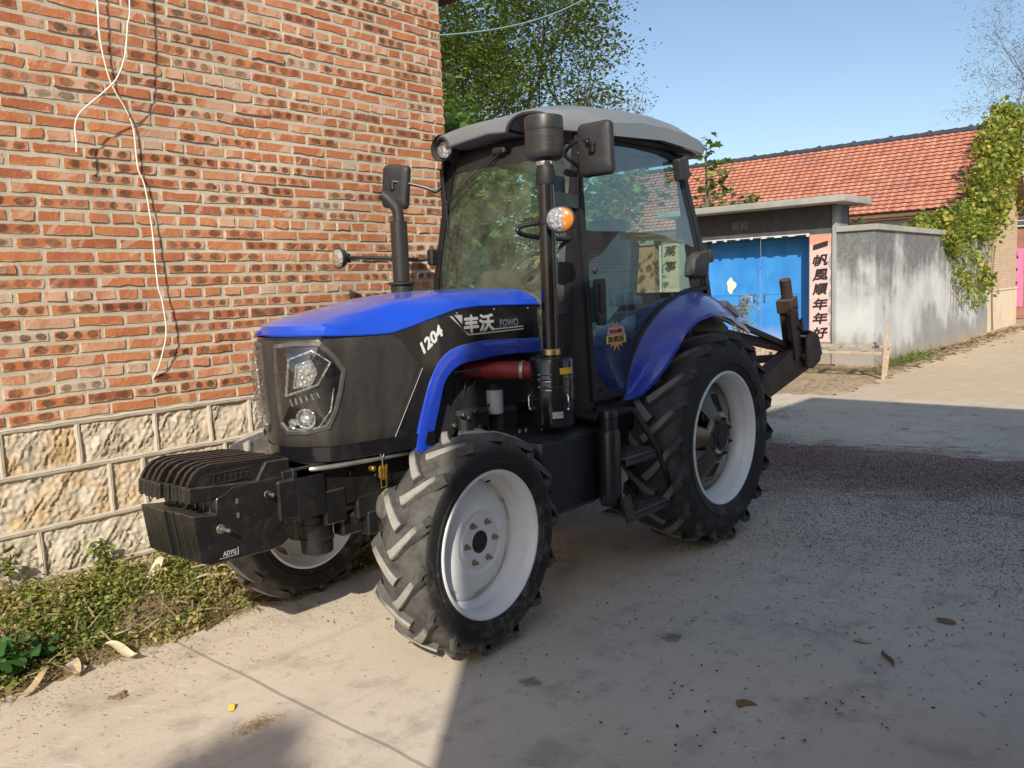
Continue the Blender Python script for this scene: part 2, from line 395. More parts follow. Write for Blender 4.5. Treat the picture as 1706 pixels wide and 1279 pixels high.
# soil bed along the brick wall
def bed_h(x, y):
    t = sstep(-1.12, -1.85, y) if y < -1.12 else 0
    return .17 * t + .02 * math.sin(x * 5 + y * 9) * t + .012 * math.sin(x * 13.7 - y * 21) * t + .006 * math.sin(x * 37 + y * 29) * t
g = MB(); nx, ny = 150, 16; V = []; F = []
for i in range(nx + 1):
    x = -.2 + 8.2 * i / nx
    y0 = -1.10 + wob(x * 1.3, .035)
    for j in range(ny + 1):
        y = lerp(y0, -1.93, j / ny)
        dip = .10 * math.exp(-((x - 2.1) / .45) ** 2) * sstep(-1.1, -1.5, y)
        V.append((x, y, -.012 + max(0.0, bed_h(x, y) - dip) + (.012 if j else 0)))
for i in range(nx):
    for j in range(ny): F.append([i * (ny + 1) + j, (i + 1) * (ny + 1) + j, (i + 1) * (ny + 1) + j + 1, i * (ny + 1) + j + 1])
g.add(V, F)
M_soil = PM('soil', (.24, .17, .105), .95, var=.35, scale=9, bump=.8, bscale=40, spec=.1)
tag(g.build('soil_bed', M_soil, ang=180), kind='structure')

# ------------------------------------------------------------------ brick house on the left
def brick_mat():
    m, nt, b = newmat('fired_brick'); a = nt.sep(nt.attr('bk')['Color']); uv = nt.sep(nt.coord('UV')); p = nt.pos()
    c = nt.ramp(a[0], [(0, (.33, .10, .055)), (.22, (.47, .155, .065)), (.48, (.57, .225, .095)), (.70, (.60, .30, .165)), (.9, (.60, .39, .26)), (1, (.57, .45, .33))])
    n1 = nt.noise(p, 24, 8, .7); n2 = nt.noise(p, 7, 4, .6, 1.5); n3 = nt.noise(p, 130, 4, .7)
    c = nt.mix(nt.smooth(n1, .48, .72, 0, .62), c, (.31, .125, .07)); n4 = nt.noise(p, 60, 6, .75); c = nt.mix(nt.smooth(n4, .52, .72, 0, .55), c, (.40, .24, .145)); c = nt.mix(nt.smooth(n4, .42, .28, 0, .5), c, (.26, .09, .05))
    c = nt.mix(nt.smooth(n2, .55, .7, 0, .45), c, (.66, .43, .29))     # pale bloom
    rot_ = nt.mapping(p, (1, 1, 1), (0, R(38), 0), (0, 0, 0)); off = nt.n('ShaderNodeVectorMath', operation='ADD'); nt.L.new(rot_, off.inputs[0]); nt.L.new(nt.comb(nt.math('MULTIPLY', a[2], 37.), nt.math('MULTIPLY', a[0], 53.), 0.), off.inputs[1])
    fl = nt.noise(nt.mapping(off.outputs[0], (9, 2, 3.2)), 1., 3, .5, .6); fl2 = nt.math('ADD', fl, nt.math('MULTIPLY', nt.math('SUBTRACT', n1, .5), .12))
    c = nt.mix(nt.math('MULTIPLY', nt.smooth(fl2, .56, .60), .5), c, (.70, .50, .36)); c = nt.mix(nt.math('MULTIPLY', nt.smooth(fl2, .42, .38), .5), c, (.44, .135, .07))
    nsp = nt.math('FLOOR', nt.math('ADD', 2.0, nt.math('MULTIPLY', a[2], 1.99)))
    u = nt.math('MULTIPLY', uv[0], nsp); fu = nt.math('SUBTRACT', nt.math('FRACT', u), .5)
    wv = nt.noise(p, 17, 3, .6); dx = nt.math('MULTIPLY', nt.math('ADD', fu, nt.math('MULTIPLY', nt.math('SUBTRACT', wv, .5), .5)), 1.25); dy = nt.math('MULTIPLY', nt.math('SUBTRACT', uv[1], .5), .92)
    d = nt.math('SQRT', nt.math('ADD', nt.math('MULTIPLY', dx, dx), nt.math('MULTIPLY', dy, dy)))
    d = nt.math('ADD', d, nt.math('MULTIPLY', nt.math('SUBTRACT', nt.noise(p, 30, 4, .7), .5), .34))
    spot = nt.math('MULTIPLY', nt.smooth(d, .47, .33), nt.math('GREATER_THAN', a[1], .5))
    core = nt.smooth(nt.noise(p, 45, 5, .7), .3, .6, .70, .98)
    spot = nt.math('MULTIPLY', spot, nt.math('MULTIPLY', core, nt.smooth(n2, .3, .6, .6, 1)))
    c = nt.mix(nt.math('MULTIPLY', spot, nt.smooth(nt.noise(p, 2.3, 3), .3, .6, .55, 1)), c, nt.mix(nt.noise(p, 5.5, 3), (.035, .018, .014), (.15, .085, .045)))
    ex_ = nt.math('MINIMUM', nt.math('MULTIPLY', nt.math('MINIMUM', uv[0], nt.math('SUBTRACT', 1., uv[0])), 4.2), nt.math('MINIMUM', uv[1], nt.math('SUBTRACT', 1., uv[1])))
    ex_ = nt.math('ADD', ex_, nt.math('MULTIPLY', nt.math('SUBTRACT', nt.noise(p, 38, 5, .7), .5), .30)); c = nt.mix(nt.smooth(ex_, .06, -.03, 0, .8), c, (.62, .54, .43))
    c = nt.mix(nt.smooth(n3, .60, .78, 0, .38), c, (.66, .48, .34)); c = nt.mix(nt.smooth(n3, .42, .25, 0, .4), c, (.20, .075, .045))
    c = nt.mix(1., c, nt.ramp(nt.noise(p, .9, 5, .6), [(.3, (.80, .78, .76)), (.7, (1.10, 1.09, 1.07))]), 'MULTIPLY'); c = nt.mix(nt.math('MULTIPLY', nt.smooth(nt.noise(p, 2.6, 7, .7), .56, .70), .35), c, (.52, .42, .32))
    nt.put(b.inputs['Base Color'], c); b.inputs['Roughness'].default_value = .88; b.inputs['Specular IOR Level'].default_value = .2
    nt.put(b.inputs['Normal'], nt.bump(nt.math('ADD', n1, nt.math('MULTIPLY', n4, 1.1)), .75, .006)); return m
def mortar_mat():
    m, nt, b = newmat('mortar'); p = nt.pos(); n1 = nt.noise(p, 5, 6, .6); n2 = nt.noise(p, 90, 5, .7)
    c = nt.ramp(n1, [(.3, (.44, .395, .30)), (.7, (.60, .55, .43))]); c = nt.mix(nt.smooth(n2, .5, .75, 0, .45), c, (.32, .27, .21)); c = nt.mix(1., c, nt.ramp(nt.noise(p, .9, 5, .6), [(.3, (.80, .79, .78)), (.7, (1.08, 1.07, 1.06))]), 'MULTIPLY')
    nt.put(b.inputs['Base Color'], c); b.inputs['Roughness'].default_value = .95; b.inputs['Specular IOR Level'].default_value = .1
    nt.put(b.inputs['Normal'], nt.bump(n2, .6, .004)); return m
M_brick, M_mort = brick_mat(), mortar_mat()
YW = -1.9; X0, X1 = .055, 7.4; Z0, Z1 = 1.06, 4.02
house = empty('brick_house', (3.7, -1.9, 0), 'red brick house wall on a chiselled stone base, close behind the tractor', 'house')
def rel(mb): mb.v = [(x - 3.7, y + 1.9, z) for x, y, z in mb.v]; return mb
hb = MB(); BK = []; UV = []
def brick(x0, x1, z0, z1, y, r, spot, r2, nx_=(0, 1)):
    """one brick face standing proud of the mortar, eased edges; nx_ = outward normal in xy: (0,1) street face"""
    j = lambda s=.0022: random.uniform(-s, s)
    if random.random() < .05: x1 -= random.uniform(.0, .008)
    tl = j(.0025); bev = random.uniform(.003, .006); pr = y + random.gauss(0, .0028) + (-.002 if random.random() < .06 else 0)
    pr = max(pr, y - .0022); L_, H_ = x1 - x0, z1 - z0; m = 5 if L_ > .18 else 3
    A = []
    e = lambda k: random.gauss(0, .0016) - (abs(random.gauss(0, .004)) if random.random() < k else 0)
    for i in range(m): A.append((x0 + L_ * i / m + (e(.3) * -1 if i == 0 else 0), z0 - e(.12) + tl * (1 - 2 * i / m)))
    A.append((x1 + e(.3), z0 - e(.3) - tl)); A.append((x1 + e(.1), (z0 + z1) / 2))
    for i in range(m): A.append((x1 - L_ * i / m + (e(.3) if i == 0 else 0), z1 + e(.12) - tl * (1 - 2 * i / m)))
    A.append((x0 - e(.3), z1 + e(.3) + tl)); A.append((x0 - e(.1), (z0 + z1) / 2))
    cxm, czm = (x0 + x1) / 2, (z0 + z1) / 2; n = len(A)
    B = [(a + (bev if a < cxm else -bev) * min(1, abs(a - cxm) / (L_ * .45)) ** 6, c + (bev if c < czm else -bev) * min(1, abs(c - czm) / (H_ * .4)) ** 3) for a, c in A]
    f = (lambda a, d, c: (a, d, c)) if nx_ == (0, 1) else (lambda a, d, c: (X0 + (YW - d), a, c))
    o = len(hb.v); ty, tx = random.gauss(0, .0012), random.gauss(0, .0010)
    hb.v += [f(a, pr - .016, c) for a, c in A] + [f(a, pr + tx * (a - cxm) / L_ * 2 + ty * (c - czm) / H_ * 2, c) for a, c in B]
    uvq = [(min(1, max(0, (a - x0) / L_)), min(1, max(0, (c - z0) / H_))) for a, c in A]
    fs = [[n + i for i in range(n)][::-1]] + [[i, (i + 1) % n, n + (i + 1) % n, n + i] for i in range(n)]
    for fc in fs:
        hb.f.append([i + o for i in fc]); hb.m.append(0)
        for i in fc: UV.append(uvq[i % n]); BK.append((r, spot, r2, 1))
def bond(span0, span1, face):
    """five stretcher courses then a header course"""
    H = .0697; row = 0; z = Z0
    while z < Z1 - .03:
        hdr = (row % 6 == 3); L = .128 if hdr else .262; jt = random.uniform(.011, .017)
        x = span0 - random.uniform(0, L)
        if not hdr: x = span0 - (0 if row % 2 else .131)
        sp_run = random.random() < .6
        while x < span1:
            xe = min(x + L - jt, span1); xs_ = max(x, span0)
            if xe - xs_ > .03:
                r = min(1, max(0, random.gauss(.40, .19))) if not hdr else min(1, max(0, random.gauss(.60, .2)))
                spot = 1. if (not hdr and random.random() < (.62 if sp_run else .30)) else 0.
                if spot: r = min(1, max(0, random.gauss(.46, .25)))
                brick(xs_, xe, z + .0068, z + H - .0072, YW, r, spot, random.random(), face)
            x += L + random.uniform(-.003, .003)
        z += H; row += 1
bond(X0, X1, (0, 1))
nfront = len(hb.f)
bond(-6.5, YW, (-1, 0))
# fix side face orientation helper: side bricks use a = y coordinate
me = bpy.data.meshes.new('brick_courses'); me.from_pydata([(x - 3.7, y + 1.9, z) for x, y, z in hb.v], [], hb.f)
uvl = me.uv_layers.new(name='UVMap'); uvl.data.foreach_set('uv', np.array(UV, float).ravel())
at = me.color_attributes.new('bk', 'FLOAT_COLOR', 'CORNER'); at.data.foreach_set('color', np.array(BK, float).ravel())
me.materials.append(M_brick); me.update()
link('brick_courses', me, house)
mw_ = MB()     # mortar plane, slightly hollowed between the bricks
mw_.box(((X0 + X1) / 2 + .004, -4.2, 2.54), (X1 - X0 - .008, 4.588, 2.96), bev=0)
rel(mw_).build('mortar_core', M_mort, house, smooth=False)
# stone base: chiselled blocks with raised ribbon pointing
def stone_mat():
    m, nt, b = newmat('chiselled_stone'); p = nt.pos(); a = nt.sep(nt.attr('bk')['Color'])
    n1 = nt.noise(p, 5, 6, .6, .8); n2 = nt.noise(p, 60, 6, .7)
    c = nt.ramp(n1, [(.25, (.44, .37, .27)), (.5, (.60, .53, .42)), (.75, (.68, .62, .51))])
    c = nt.mix(nt.math('MULTIPLY', nt.smooth(nt.noise(p, 7, 5, .6), .38, .58), nt.math('MULTIPLY', a[0], .85)), c, (.58, .36, .13))
    c = nt.mix(nt.math('MULTIPLY', nt.smooth(nt.noise(p, 3, 5), .55, .7), nt.math('MULTIPLY', a[1], .6)), c, (.33, .29, .25))
    c = nt.mix(nt.smooth(n2, .55, .8, 0, .4), c, (.36, .31, .24)); c = nt.mix(nt.math('MULTIPLY', a[2], .75), c, (.22, .17, .11))
    nt.put(b.inputs['Base Color'], c); b.inputs['Roughness'].default_value = .93; b.inputs['Specular IOR Level'].default_value = .15
    nt.put(b.inputs['Normal'], nt.bump(n2, .5, .004)); return m
M_stone = stone_mat()
sb = MB(); SC = []; jt = MB(); XL = X1
rows = [(1.045, .80, [.055, .52, 1.0, 1.42, 1.93, 2.206, 2.55, 2.98, 3.36, 3.83, 4.4, 4.9, 5.5, 6.1, 6.7, XL]),
        (.80, .505, [.055, .7, 1.15, 1.72, 2.12, 2.64, 2.83, 3.52, 4.1, 4.75, 5.3, 6.0, 6.6, XL]),
        (.505, .235, [.055, .45, 1.05, 1.6, 2.3, 3.22, 3.6, 4.2, 4.8, 5.6, 6.2, XL]), (.235, -.05, [.055, .9, 2.1, 2.9, 3.4, 4.3, 5.2, 6.3, XL])]
def vnoise(x, z, sc, seed):
    """smooth value noise on arrays"""
    rg = np.random.default_rng(seed).uniform(-1, 1, (64, 64)); X, Z = x * sc, z * sc; i, k = np.floor(X).astype(int), np.floor(Z).astype(int); u, v = X - i, Z - k
    u = u * u * (3 - 2 * u); v = v * v * (3 - 2 * v); g_ = lambda a_, b_: rg[a_ % 64, b_ % 64]
    return (g_(i, k) * (1 - u) + g_(i + 1, k) * u) * (1 - v) + (g_(i, k + 1) * (1 - u) + g_(i + 1, k + 1) * u) * v
bi = 0
for zt, zb, xs_ in rows:
    for x0, x1 in zip(xs_[:-1], xs_[1:]):
        bi += 1; ang_ = R(random.gauss(33, 4) if random.random() < .85 else 60); q = (random.random() ** 2.2 * .8, random.random())
        if zt > 1 and x0 in (2.98, 3.36): q = (.75 if x0 == 2.98 else 1., .3)
        nx, nz = max(6, int((x1 - x0) / .0085)), max(6, int((zt - zb) / .0085))
        gx, gz = np.meshgrid(np.linspace(x0, x1, nx + 1), np.linspace(zb, zt, nz + 1), indexing='ij')
        a_ = gx * math.cos(ang_) + gz * math.sin(ang_); l_ = -gx * math.sin(ang_) + gz * math.cos(ang_)      # across / along the chisel strokes
        wv = a_ + .012 * vnoise(gx, gz, 16, bi) + .008 * vnoise(gx, gz, 40, bi + 99); ph_ = wv / .031 + .35 * vnoise(a_ * 3, l_, 9, bi + 7)
        saw = ph_ - np.floor(ph_); stroke = np.where(saw < .8, saw / .8, (1 - saw) / .2)
        amp = np.clip(.55 + .65 * vnoise(a_ * 2, l_ * .8, 14, bi + 3), .05, 1.2)
        hgt = .017 * stroke * amp + .007 * vnoise(gx, gz, 55, bi + 5) + .010 * vnoise(gx, gz, 11, bi + 6) + .004 * vnoise(gx, gz, 110, bi + 8)
        e = np.minimum(np.minimum(gx - x0, x1 - gx), np.minimum(gz - zb, zt - gz)); k_ = np.clip(e / .028, 0, 1)
        Y = -1.912 + hgt * k_ - .002 * (1 - k_)
        crev = np.clip(1 - stroke * 1.6, 0, 1) * amp * k_
        V = np.stack([gx, Y, gz], 2).reshape(-1, 3); F = []
        for i in range(nx):
            for j in range(nz): F.append([i * (nz + 1) + j, (i + 1) * (nz + 1) + j, (i + 1) * (nz + 1) + j + 1, i * (nz + 1) + j + 1])
        sb.add(V.tolist(), F); SC += [(q[0], q[1], float(c_), 1) for c_ in crev.ravel()]
def ribbon(p, q, w=.030):
    p, q = Vector(p), Vector(q); d = (q - p).normalized(); sx = Vector((-d.z, 0, d.x)); k = max(2, int((q - p).length / .05)); secs = []
    for i in range(k + 1):
        c = p.lerp(q, i / k) + sx * random.uniform(-.0025, .0025); ww = w * random.uniform(.92, 1.08)
        secs.append([c + sx * o * ww + Vector((0, h + random.uniform(-.0007, .0007), 0)) for o, h in ((-.5, -.012), (-.42, .006), (-.12, .010), (-.07, .0055), (.07, .0055), (.12, .010), (.42, .006), (.5, -.012))])
    jt.loft(secs)
for zt, zb, xs_ in rows:
    ribbon((XL, -1.9, zt), (.05, -1.9, zt))
    for x in xs_[1:-1]: ribbon((x, -1.9, zb + .012), (x, -1.9, zt - .012), .028)
me = bpy.data.meshes.new('stone_base'); me.from_pydata([(x - 3.7, y + 1.9, z) for x, y, z in sb.v], [], sb.f)
at = me.color_attributes.new('bk', 'FLOAT_COLOR', 'POINT'); at.data.foreach_set('color', np.array(SC, float).ravel())
me.materials.append(M_stone); me.polygons.foreach_set('use_smooth', [True] * len(me.polygons)); me.update()
link('stone_base', me, house)
M_pointing = PM('pointing', (.54, .48, .385), .93, var=.15, scale=8, bump=.5, bscale=80, spec=.1)
rel(jt).build('ribbon_pointing', M_pointing, house)
t = MB().box(((X0 + X1) / 2 + .02, -4.2, .53), (X1 - X0 - .06, 4.56, 1.05), bev=0); rel(t).build('stone_core', M_stone, house, smooth=False)
M_cement = PM('cement', (.36, .345, .31), .9, var=.22, scale=3, bump=.4, bscale=50, spec=.2)
M_timber = PM('old_timber', (.17, .105, .065), .8, var=.3, scale=6, bump=.4, spec=.25)
t = MB().box((3.55, -4.0, 4.05), (7.9, 4.19, .05), bev=.006); rel(t).build('eave_board', M_timber, house)
t = MB().box((3.55, -4.0, 4.11), (8.0, 4.16, .06), bev=.006); rel(t).build('roof_slab', M_cement, house)
t = MB().prism([(-8.4, 4.142), (-1.95, 4.142), (-5.2, 5.5)], -.5, 7.4, 'yz'); rel(t).build('roof', PM('grey_roof_tile', (.20, .185, .17), .85, var=.3, scale=4), house, smooth=False)

# hanging cables
M_cable = PM('white_cable', (.74, .70, .60), .5, var=.08, scale=20)
def smooth_path(pts, n=8):
    P = [Vector(p) for p in pts]; out = []
    for i in range(len(P) - 1):
        a, b, c, d = P[max(0, i - 1)], P[i], P[i + 1], P[min(len(P) - 1, i + 2)]
        for k in range(n):
            t = k / n
            out.append(.5 * ((2 * b) + (-a + c) * t + (2 * a - 5 * b + 4 * c - d) * t * t + (-a + 3 * b - 3 * c + d) * t ** 3))
    return out + [P[-1]]
def offw(x, z, g):
    """point off the wall by g that lies on the sight line of the wall point (keeps the hang as seen)"""
    return (x + (4.82 - x) * g / 4.72, -1.9 + g, z + (1.68 - z) * g / 4.72)
c1 = [(2.662, 4.0, .06), (2.662, 3.297, .06), (2.667, 3.167, .055), (2.661, 3.038, .05), (2.636, 2.898, .045), (2.607, 2.825, .04), (2.569, 2.76, .035), (2.533, 2.673, .03), (2.523, 2.588, .028), (2.519, 2.423, .03), (2.489, 2.326, .035), (2.468, 2.091, .05), (2.466, 1.887, .065), (2.461, 1.75, .075), (2.444, 1.673, .08), (2.436, 1.498, .08), (2.471, 1.37, .06), (2.507, 1.281, .03), (2.539, 1.231, .002)]
c2 = [(2.47, 4.0, .16), (2.484, 3.336, .16), (2.507, 3.199, .165), (2.537, 3.032, .17), (2.592, 2.904, .16), (2.664, 2.824, .14), (2.755, 2.742, .125), (2.815, 2.68, .12), (2.841, 2.616, .11), (2.842, 2.534, .105), (2.846, 2.48, .1)]
for pts, lb in ((c1, 'long white cable hanging down the brick wall to just above the stone base'), (c2, 'short white cable with a loose curled end hanging on the brick wall')):
    mb = MB().tube(smooth_path([offw(*p) for p in pts]), .0042, 8)
    tag(mb.build('hanging_cable', M_cable, ang=60), lb, 'cable', 'cables on the brick wall')

# ------------------------------------------------------------------ gate house, yard wall, tiled house across the bend
def stain_mat(name, stops, drip=1., top=2.5, bot=.0, dark=(.10, .10, .10)):
    m, nt, b = newmat(name); p = nt.pos(); x, y, z = nt.sep(p)
    n1 = nt.noise(p, .75, 7, .6); n2 = nt.noise(p, 35, 6, .7); st = nt.noise(nt.mapping(p, (7, 7, .7)), 1, 6, .65)
    c = nt.ramp(nt.noise(p, 1.6, 6), stops)
    c = nt.mix(nt.smooth(n2, .5, .8, 0, .3), c, (.25, .24, .22))
    lim = nt.math('ADD', nt.math('MULTIPLY', nt.math('SUBTRACT', n1, .5), 3.2), nt.math('MULTIPLY', nt.math('SUBTRACT', st, .5), 1.15))
    tp = nt.smooth(nt.math('ADD', z, lim), top - 1.15, top - .35, 0, .86 * drip)
    bt = nt.smooth(nt.math('ADD', z, nt.math('MULTIPLY', lim, .8)), bot + .85, bot + .35, 0, .62 * drip)
    c = nt.mix(nt.math('MULTIPLY', tp, nt.smooth(nt.noise(p, 14, 6, .7), .2, .6, .7, 1)), c, dark); c = nt.mix(bt, c, (.17, .165, .16))
    c = nt.mix(nt.math('MULTIPLY', nt.smooth(z, .32, .05), .6), c, (.40, .33, .24))
    nt.put(b.inputs['Base Color'], c); b.inputs['Roughness'].default_value = .92; b.inputs['Specular IOR Level'].default_value = .15
    nt.put(b.inputs['Normal'], nt.bump(nt.math('ADD', n2, st), .4, .006)); return m
M_render = stain_mat('stained_render', [(.3, (.42, .42, .415)), (.5, (.52, .53, .525)), (.7, (.60, .605, .59))])
M_gatewall = stain_mat('gate_render', [(.3, (.28, .28, .28)), (.7, (.42, .42, .41))], .8, 3.4)
M_lintel = PM('dark_lintel', (.075, .072, .078), .75, var=.35, scale=2.5, bump=.2, side=.15, dust=.2)
GX = -10.9
gate = empty('gate_house', (GX, -4.4, 0), 'grey roadside gateway with a flat concrete canopy over blue double doors', 'gateway')
def gl(mb): mb.v = [(x - GX, y + 4.4, z) for x, y, z in mb.v]; return mb
for yy, ww in ((-3.05, .5), (-6.05, .86)): gl(MB().box((GX - .35, yy, 1.22), (.7, ww, 2.44), bev=.008)).build('pier', M_gatewall, gate)
t = MB().box((GX - .35, -4.46, 2.695), (.70, 3.32, .51), bev=.008); gl(t).build('lintel', M_lintel, gate)
t = MB().box((GX - .30, -2.82, 1.5), (.62, .045, 3.0), bev=.01); t.box((GX + .02, -2.82, 1.48), (.04, .075, 2.94), bev=.008); gl(t).build('pilaster', M_gatewall, gate)
t = MB().box((GX - .2, -4.35, 3.02), (1.5, 3.78, .12), bev=.012, seg=2); gl(t).build('canopy_slab', M_cement, gate)
t = MB().box((GX - .02, -4.46, 2.452), (.08, 2.34, .022), bev=.004); 
for i in range(9):
    yy = -5.5 + i * .27 + random.uniform(-.06, .06); t.box((GX + .023, yy, 2.447 - random.uniform(0, .03)), (.012, random.uniform(.05, .16), random.uniform(.02, .07)), bev=.002)
gl(t).build('lintel_edge', PM('lime_drip', (.6, .6, .58), .9, var=.2), gate)
t = MB().box((GX - .3, -4.46, .17), (1.0, 2.3, .38), bev=.01); gl(t).build('door_sill', PM('sill', (.50, .38, .31), .9, var=.2, bump=.4), gate)
def blue_door_mat():
    m, nt, b = newmat('blue_sheet_door'); p = nt.pos(); n1 = nt.noise(p, 2.2, 6, .6); st = nt.noise(nt.mapping(p, (12, 12, .6)), 1, 5, .6); n3 = nt.noise(p, 40, 5, .7)
    c = nt.ramp(n1, [(.3, (.035, .22, .62)), (.7, (.06, .32, .74))]); c = nt.mix(nt.smooth(st, .55, .8, 0, .5), c, (.25, .48, .78)); c = nt.mix(nt.smooth(n3, .62, .8, 0, .4), c, (.02, .1, .35))
    z = nt.sep(p)[2]; c = nt.mix(nt.math('MULTIPLY', nt.smooth(z, .8, .4), .45), c, (.45, .50, .52))
    nt.put(b.inputs['Base Color'], c); b.inputs['Roughness'].default_value = .45; return m
M_bdoor = blue_door_mat()
for y0, y1, lb in ((-5.6, -4.462, 'blue sheet steel door leaf with a torn paper scrap'), (-4.448, -3.3, 'blue sheet steel door leaf nearer the red couplet')):
    t = MB().box((GX - .45, (y0 + y1) / 2, 1.4), (.03, y1 - y0, 2.06), bev=.004)
    for zz in (.42, 1.35, 2.38): t.box((GX - .432, (y0 + y1) / 2, zz), (.012, y1 - y0 - .02, .05), bev=.003)
    for yy in (y0 + .03, y1 - .03): t.box((GX - .432, yy, 1.4), (.013, .045, 2.0), bev=.003)
    d = gl(t).build('door_leaf', M_bdoor, gate); d['label'] = lb
    yh = y1 - .1 if y1 < -4.455 else y0 + .1
    gl(MB().tube([(GX - .43, yh, 1.18), (GX - .39, yh, 1.2), (GX - .39, yh, 1.34), (GX - .43, yh, 1.36)], .009, 6)).build('door_pull', M_timber, d)
t = MB(); random.seed(3)
px = [(-5.06 + .1 * math.cos(a) * (1 + .25 * math.sin(3 * a + 1)) + .09, 1.53 + .145 * math.sin(a) * (1 + .2 * math.cos(4 * a))) for a in [i * 2 * math.pi / 26 for i in range(26)]]
t.prism([(y - .12, z) for y, z in px], GX - .4245, GX - .4215, 'yz')
M_paper = PM('weathered_paper', (.78, .74, .62), .9, var=.2, scale=14)
tag(t.build('paper_scrap', M_paper, smooth=False), 'torn yellowish white paper scrap stuck on the blue door', 'paper')
# small faded emblem on the lintel
t = MB()
put_text(t, '家和', (GX + .0035, -4.69, 2.71), (0, 1, 0), (0, 0, 1), .2, .005, fit=(.34, .17))
gl(t).build('lintel_lettering', PM('faded_letters', (.20, .17, .15), .9, var=.4, scale=20), gate, smooth=False, merge=False)
# couplets
def couplet_mat(name, col, col2):
    m, nt, b = newmat(name); p = nt.pos(); n1 = nt.noise(p, 6, 6, .65); z = nt.sep(p)[2]
    c = nt.mix(nt.smooth(nt.math('ADD', z, nt.math('MULTIPLY', nt.math('SUBTRACT', n1, .5), .5)), 2.08, 2.34), col, col2)
    c = nt.mix(nt.smooth(n1, .5, .75, 0, .6), c, (.80, .66, .60))
    nt.put(b.inputs['Base Color'], c); b.inputs['Roughness'].default_value = .85; return m
M_coup = couplet_mat('faded_red_paper', (.74, .50, .46), (.72, .30, .20)); M_coup2 = couplet_mat('faded_orange_paper', (.72, .50, .33), (.72, .48, .30))
M_ink = PM('black_ink', (.035, .02, .022), .6, var=.3, scale=20)
def ragged(y0, y1, z0, z1, torn):
    P = [(y0, z0), (y1 - .02 * torn, z0)]
    for i in range(1, 24): P.append((y1 - torn * (.012 + abs(random.gauss(0, .02)) + .025 * (i < 19) * (math.sin(i * 1.9) > 0)), lerp(z0, z1, i / 24)))
    return P + [(y1, z1), (y0, z1)]
def couplet(y0, y1, z0, z1, chars, ys, lb, m, torn=1.):
    r = empty('couplet_banner', (GX, (y0 + y1) / 2, z0), lb, 'couplet', 'paper couplets beside the blue doors')
    f = lambda mb: setattr(mb, 'v', [(x - GX, y - (y0 + y1) / 2, z - z0) for x, y, z in mb.v]) or mb
    f(MB().prism(ragged(y0, y1, z0, z1, torn), GX + .003, GX + .0055, 'yz')).build('paper_strip', m, r, smooth=False)
    t = MB()
    for i, (ch, zc) in enumerate(zip(chars, ys)):
        h = .205 if ch != '一' else .085
        put_text(t, ch, (GX + .0105, (y0 + y1) / 2 - .005, zc), (0, 1, .06 if ch != '一' else .25), (0, .05, 1), .3, .009 if torn > .5 else .004, .12, fit=(.29, h + .015))
    f(t).build('brush_lettering', M_ink, r, smooth=False, merge=False)
couplet(-3.282, -2.868, .43, 2.42, '一帆風順年年好', [2.225, 1.955, 1.685, 1.42, 1.14, .875, .60], 'pink paper couplet with seven black characters right of the blue doors', M_coup)
couplet(-6.44, -6.04, .43, 2.46, '萬事', [2.3, 1.98], 'orange paper couplet left of the blue doors, seen through the cab glass', M_coup2, .3)
# yard wall
wall = empty('yard_wall', (GX, -2.1, 0), 'rain stained grey rendered yard wall with a concrete coping at the street corner', 'wall')
wl = lambda mb: setattr(mb, 'v', [(x - GX, y + 2.1, z) for x, y, z in mb.v]) or mb
t = MB().prism([(GX, -2.79), (GX, -2.1), (-16.1, -2.1), (-20.3, -2.16), (-20.3, -2.36), (-11.1, -2.36), (-11.1, -2.79)], -.05, 2.44, 'xy'); wl(t).build('wall_body', M_render, wall, smooth=False)
t = MB().prism([(GX + .05, -2.79), (GX + .05, -2.05), (-16.1, -2.05), (-16.1, -2.40), (-11.15, -2.40), (-11.15, -2.79)], 2.443, 2.55, 'xy', bev=.01); wl(t).build('coping', M_cement, wall)
wall2 = empty('brick_yard_wall', (GX - .2, -9.86, 0), 'orange brick yard wall left of the gateway, glimpsed through the cab glass', 'wall')
q = MB().box((0, -.1, 1.2), (.24, 6.5, 2.5), bev=.01); q.build('wall_body', PM('orange_render', (.50, .26, .15), .9, var=.2, scale=6, bump=.4), wall2)
MB().box((0, -.1, 2.5), (.34, 6.55, .1), bev=.01).build('coping', M_cement, wall2)
# tiled house
def tile_mat():
    m, nt, b = newmat('red_roof_tile'); p = nt.pos(); a = nt.sep(nt.attr('bk')['Color']); n1 = nt.noise(p, .6, 6, .65); n2 = nt.noise(p, 14, 5, .7)
    c = nt.ramp(a[0], [(0, (.44, .175, .115)), (.5, (.54, .225, .15)), (1, (.60, .285, .195))])
    c = nt.mix(nt.smooth(n2, .5, .75, 0, .5), c, (.33, .12, .08)); c = nt.mix(nt.smooth(n1, .50, .75, 0, .6), c, (.25, .15, .125)); c = nt.mix(nt.math('MULTIPLY', a[1], .75), c, (.11, .04, .028))  # butt edges tinted dark, standing in for overhang shadow and dirt
    nt.put(b.inputs['Base Color'], c); b.inputs['Roughness'].default_value = .85; b.inputs['Specular IOR Level'].default_value = .2; return m
M_tile = tile_mat()
HX0, HX1 = -20.2, -24.6; HR = -22.3; ZE, ZR = 3.32, 5.58; HY0, HY1 = -2.35, -15.5
th = empty('tiled_house', (HX0, -2.35, 0), 'old house with a red tiled roof and yellow street gable behind the yard wall', 'house')
tl = lambda mb: setattr(mb, 'v', [(x - HX0, y + 2.35, z) for x, y, z in mb.v]) or mb
tv = []; tf = []; tc = []
XE = HX0 + .35; nrow = 20
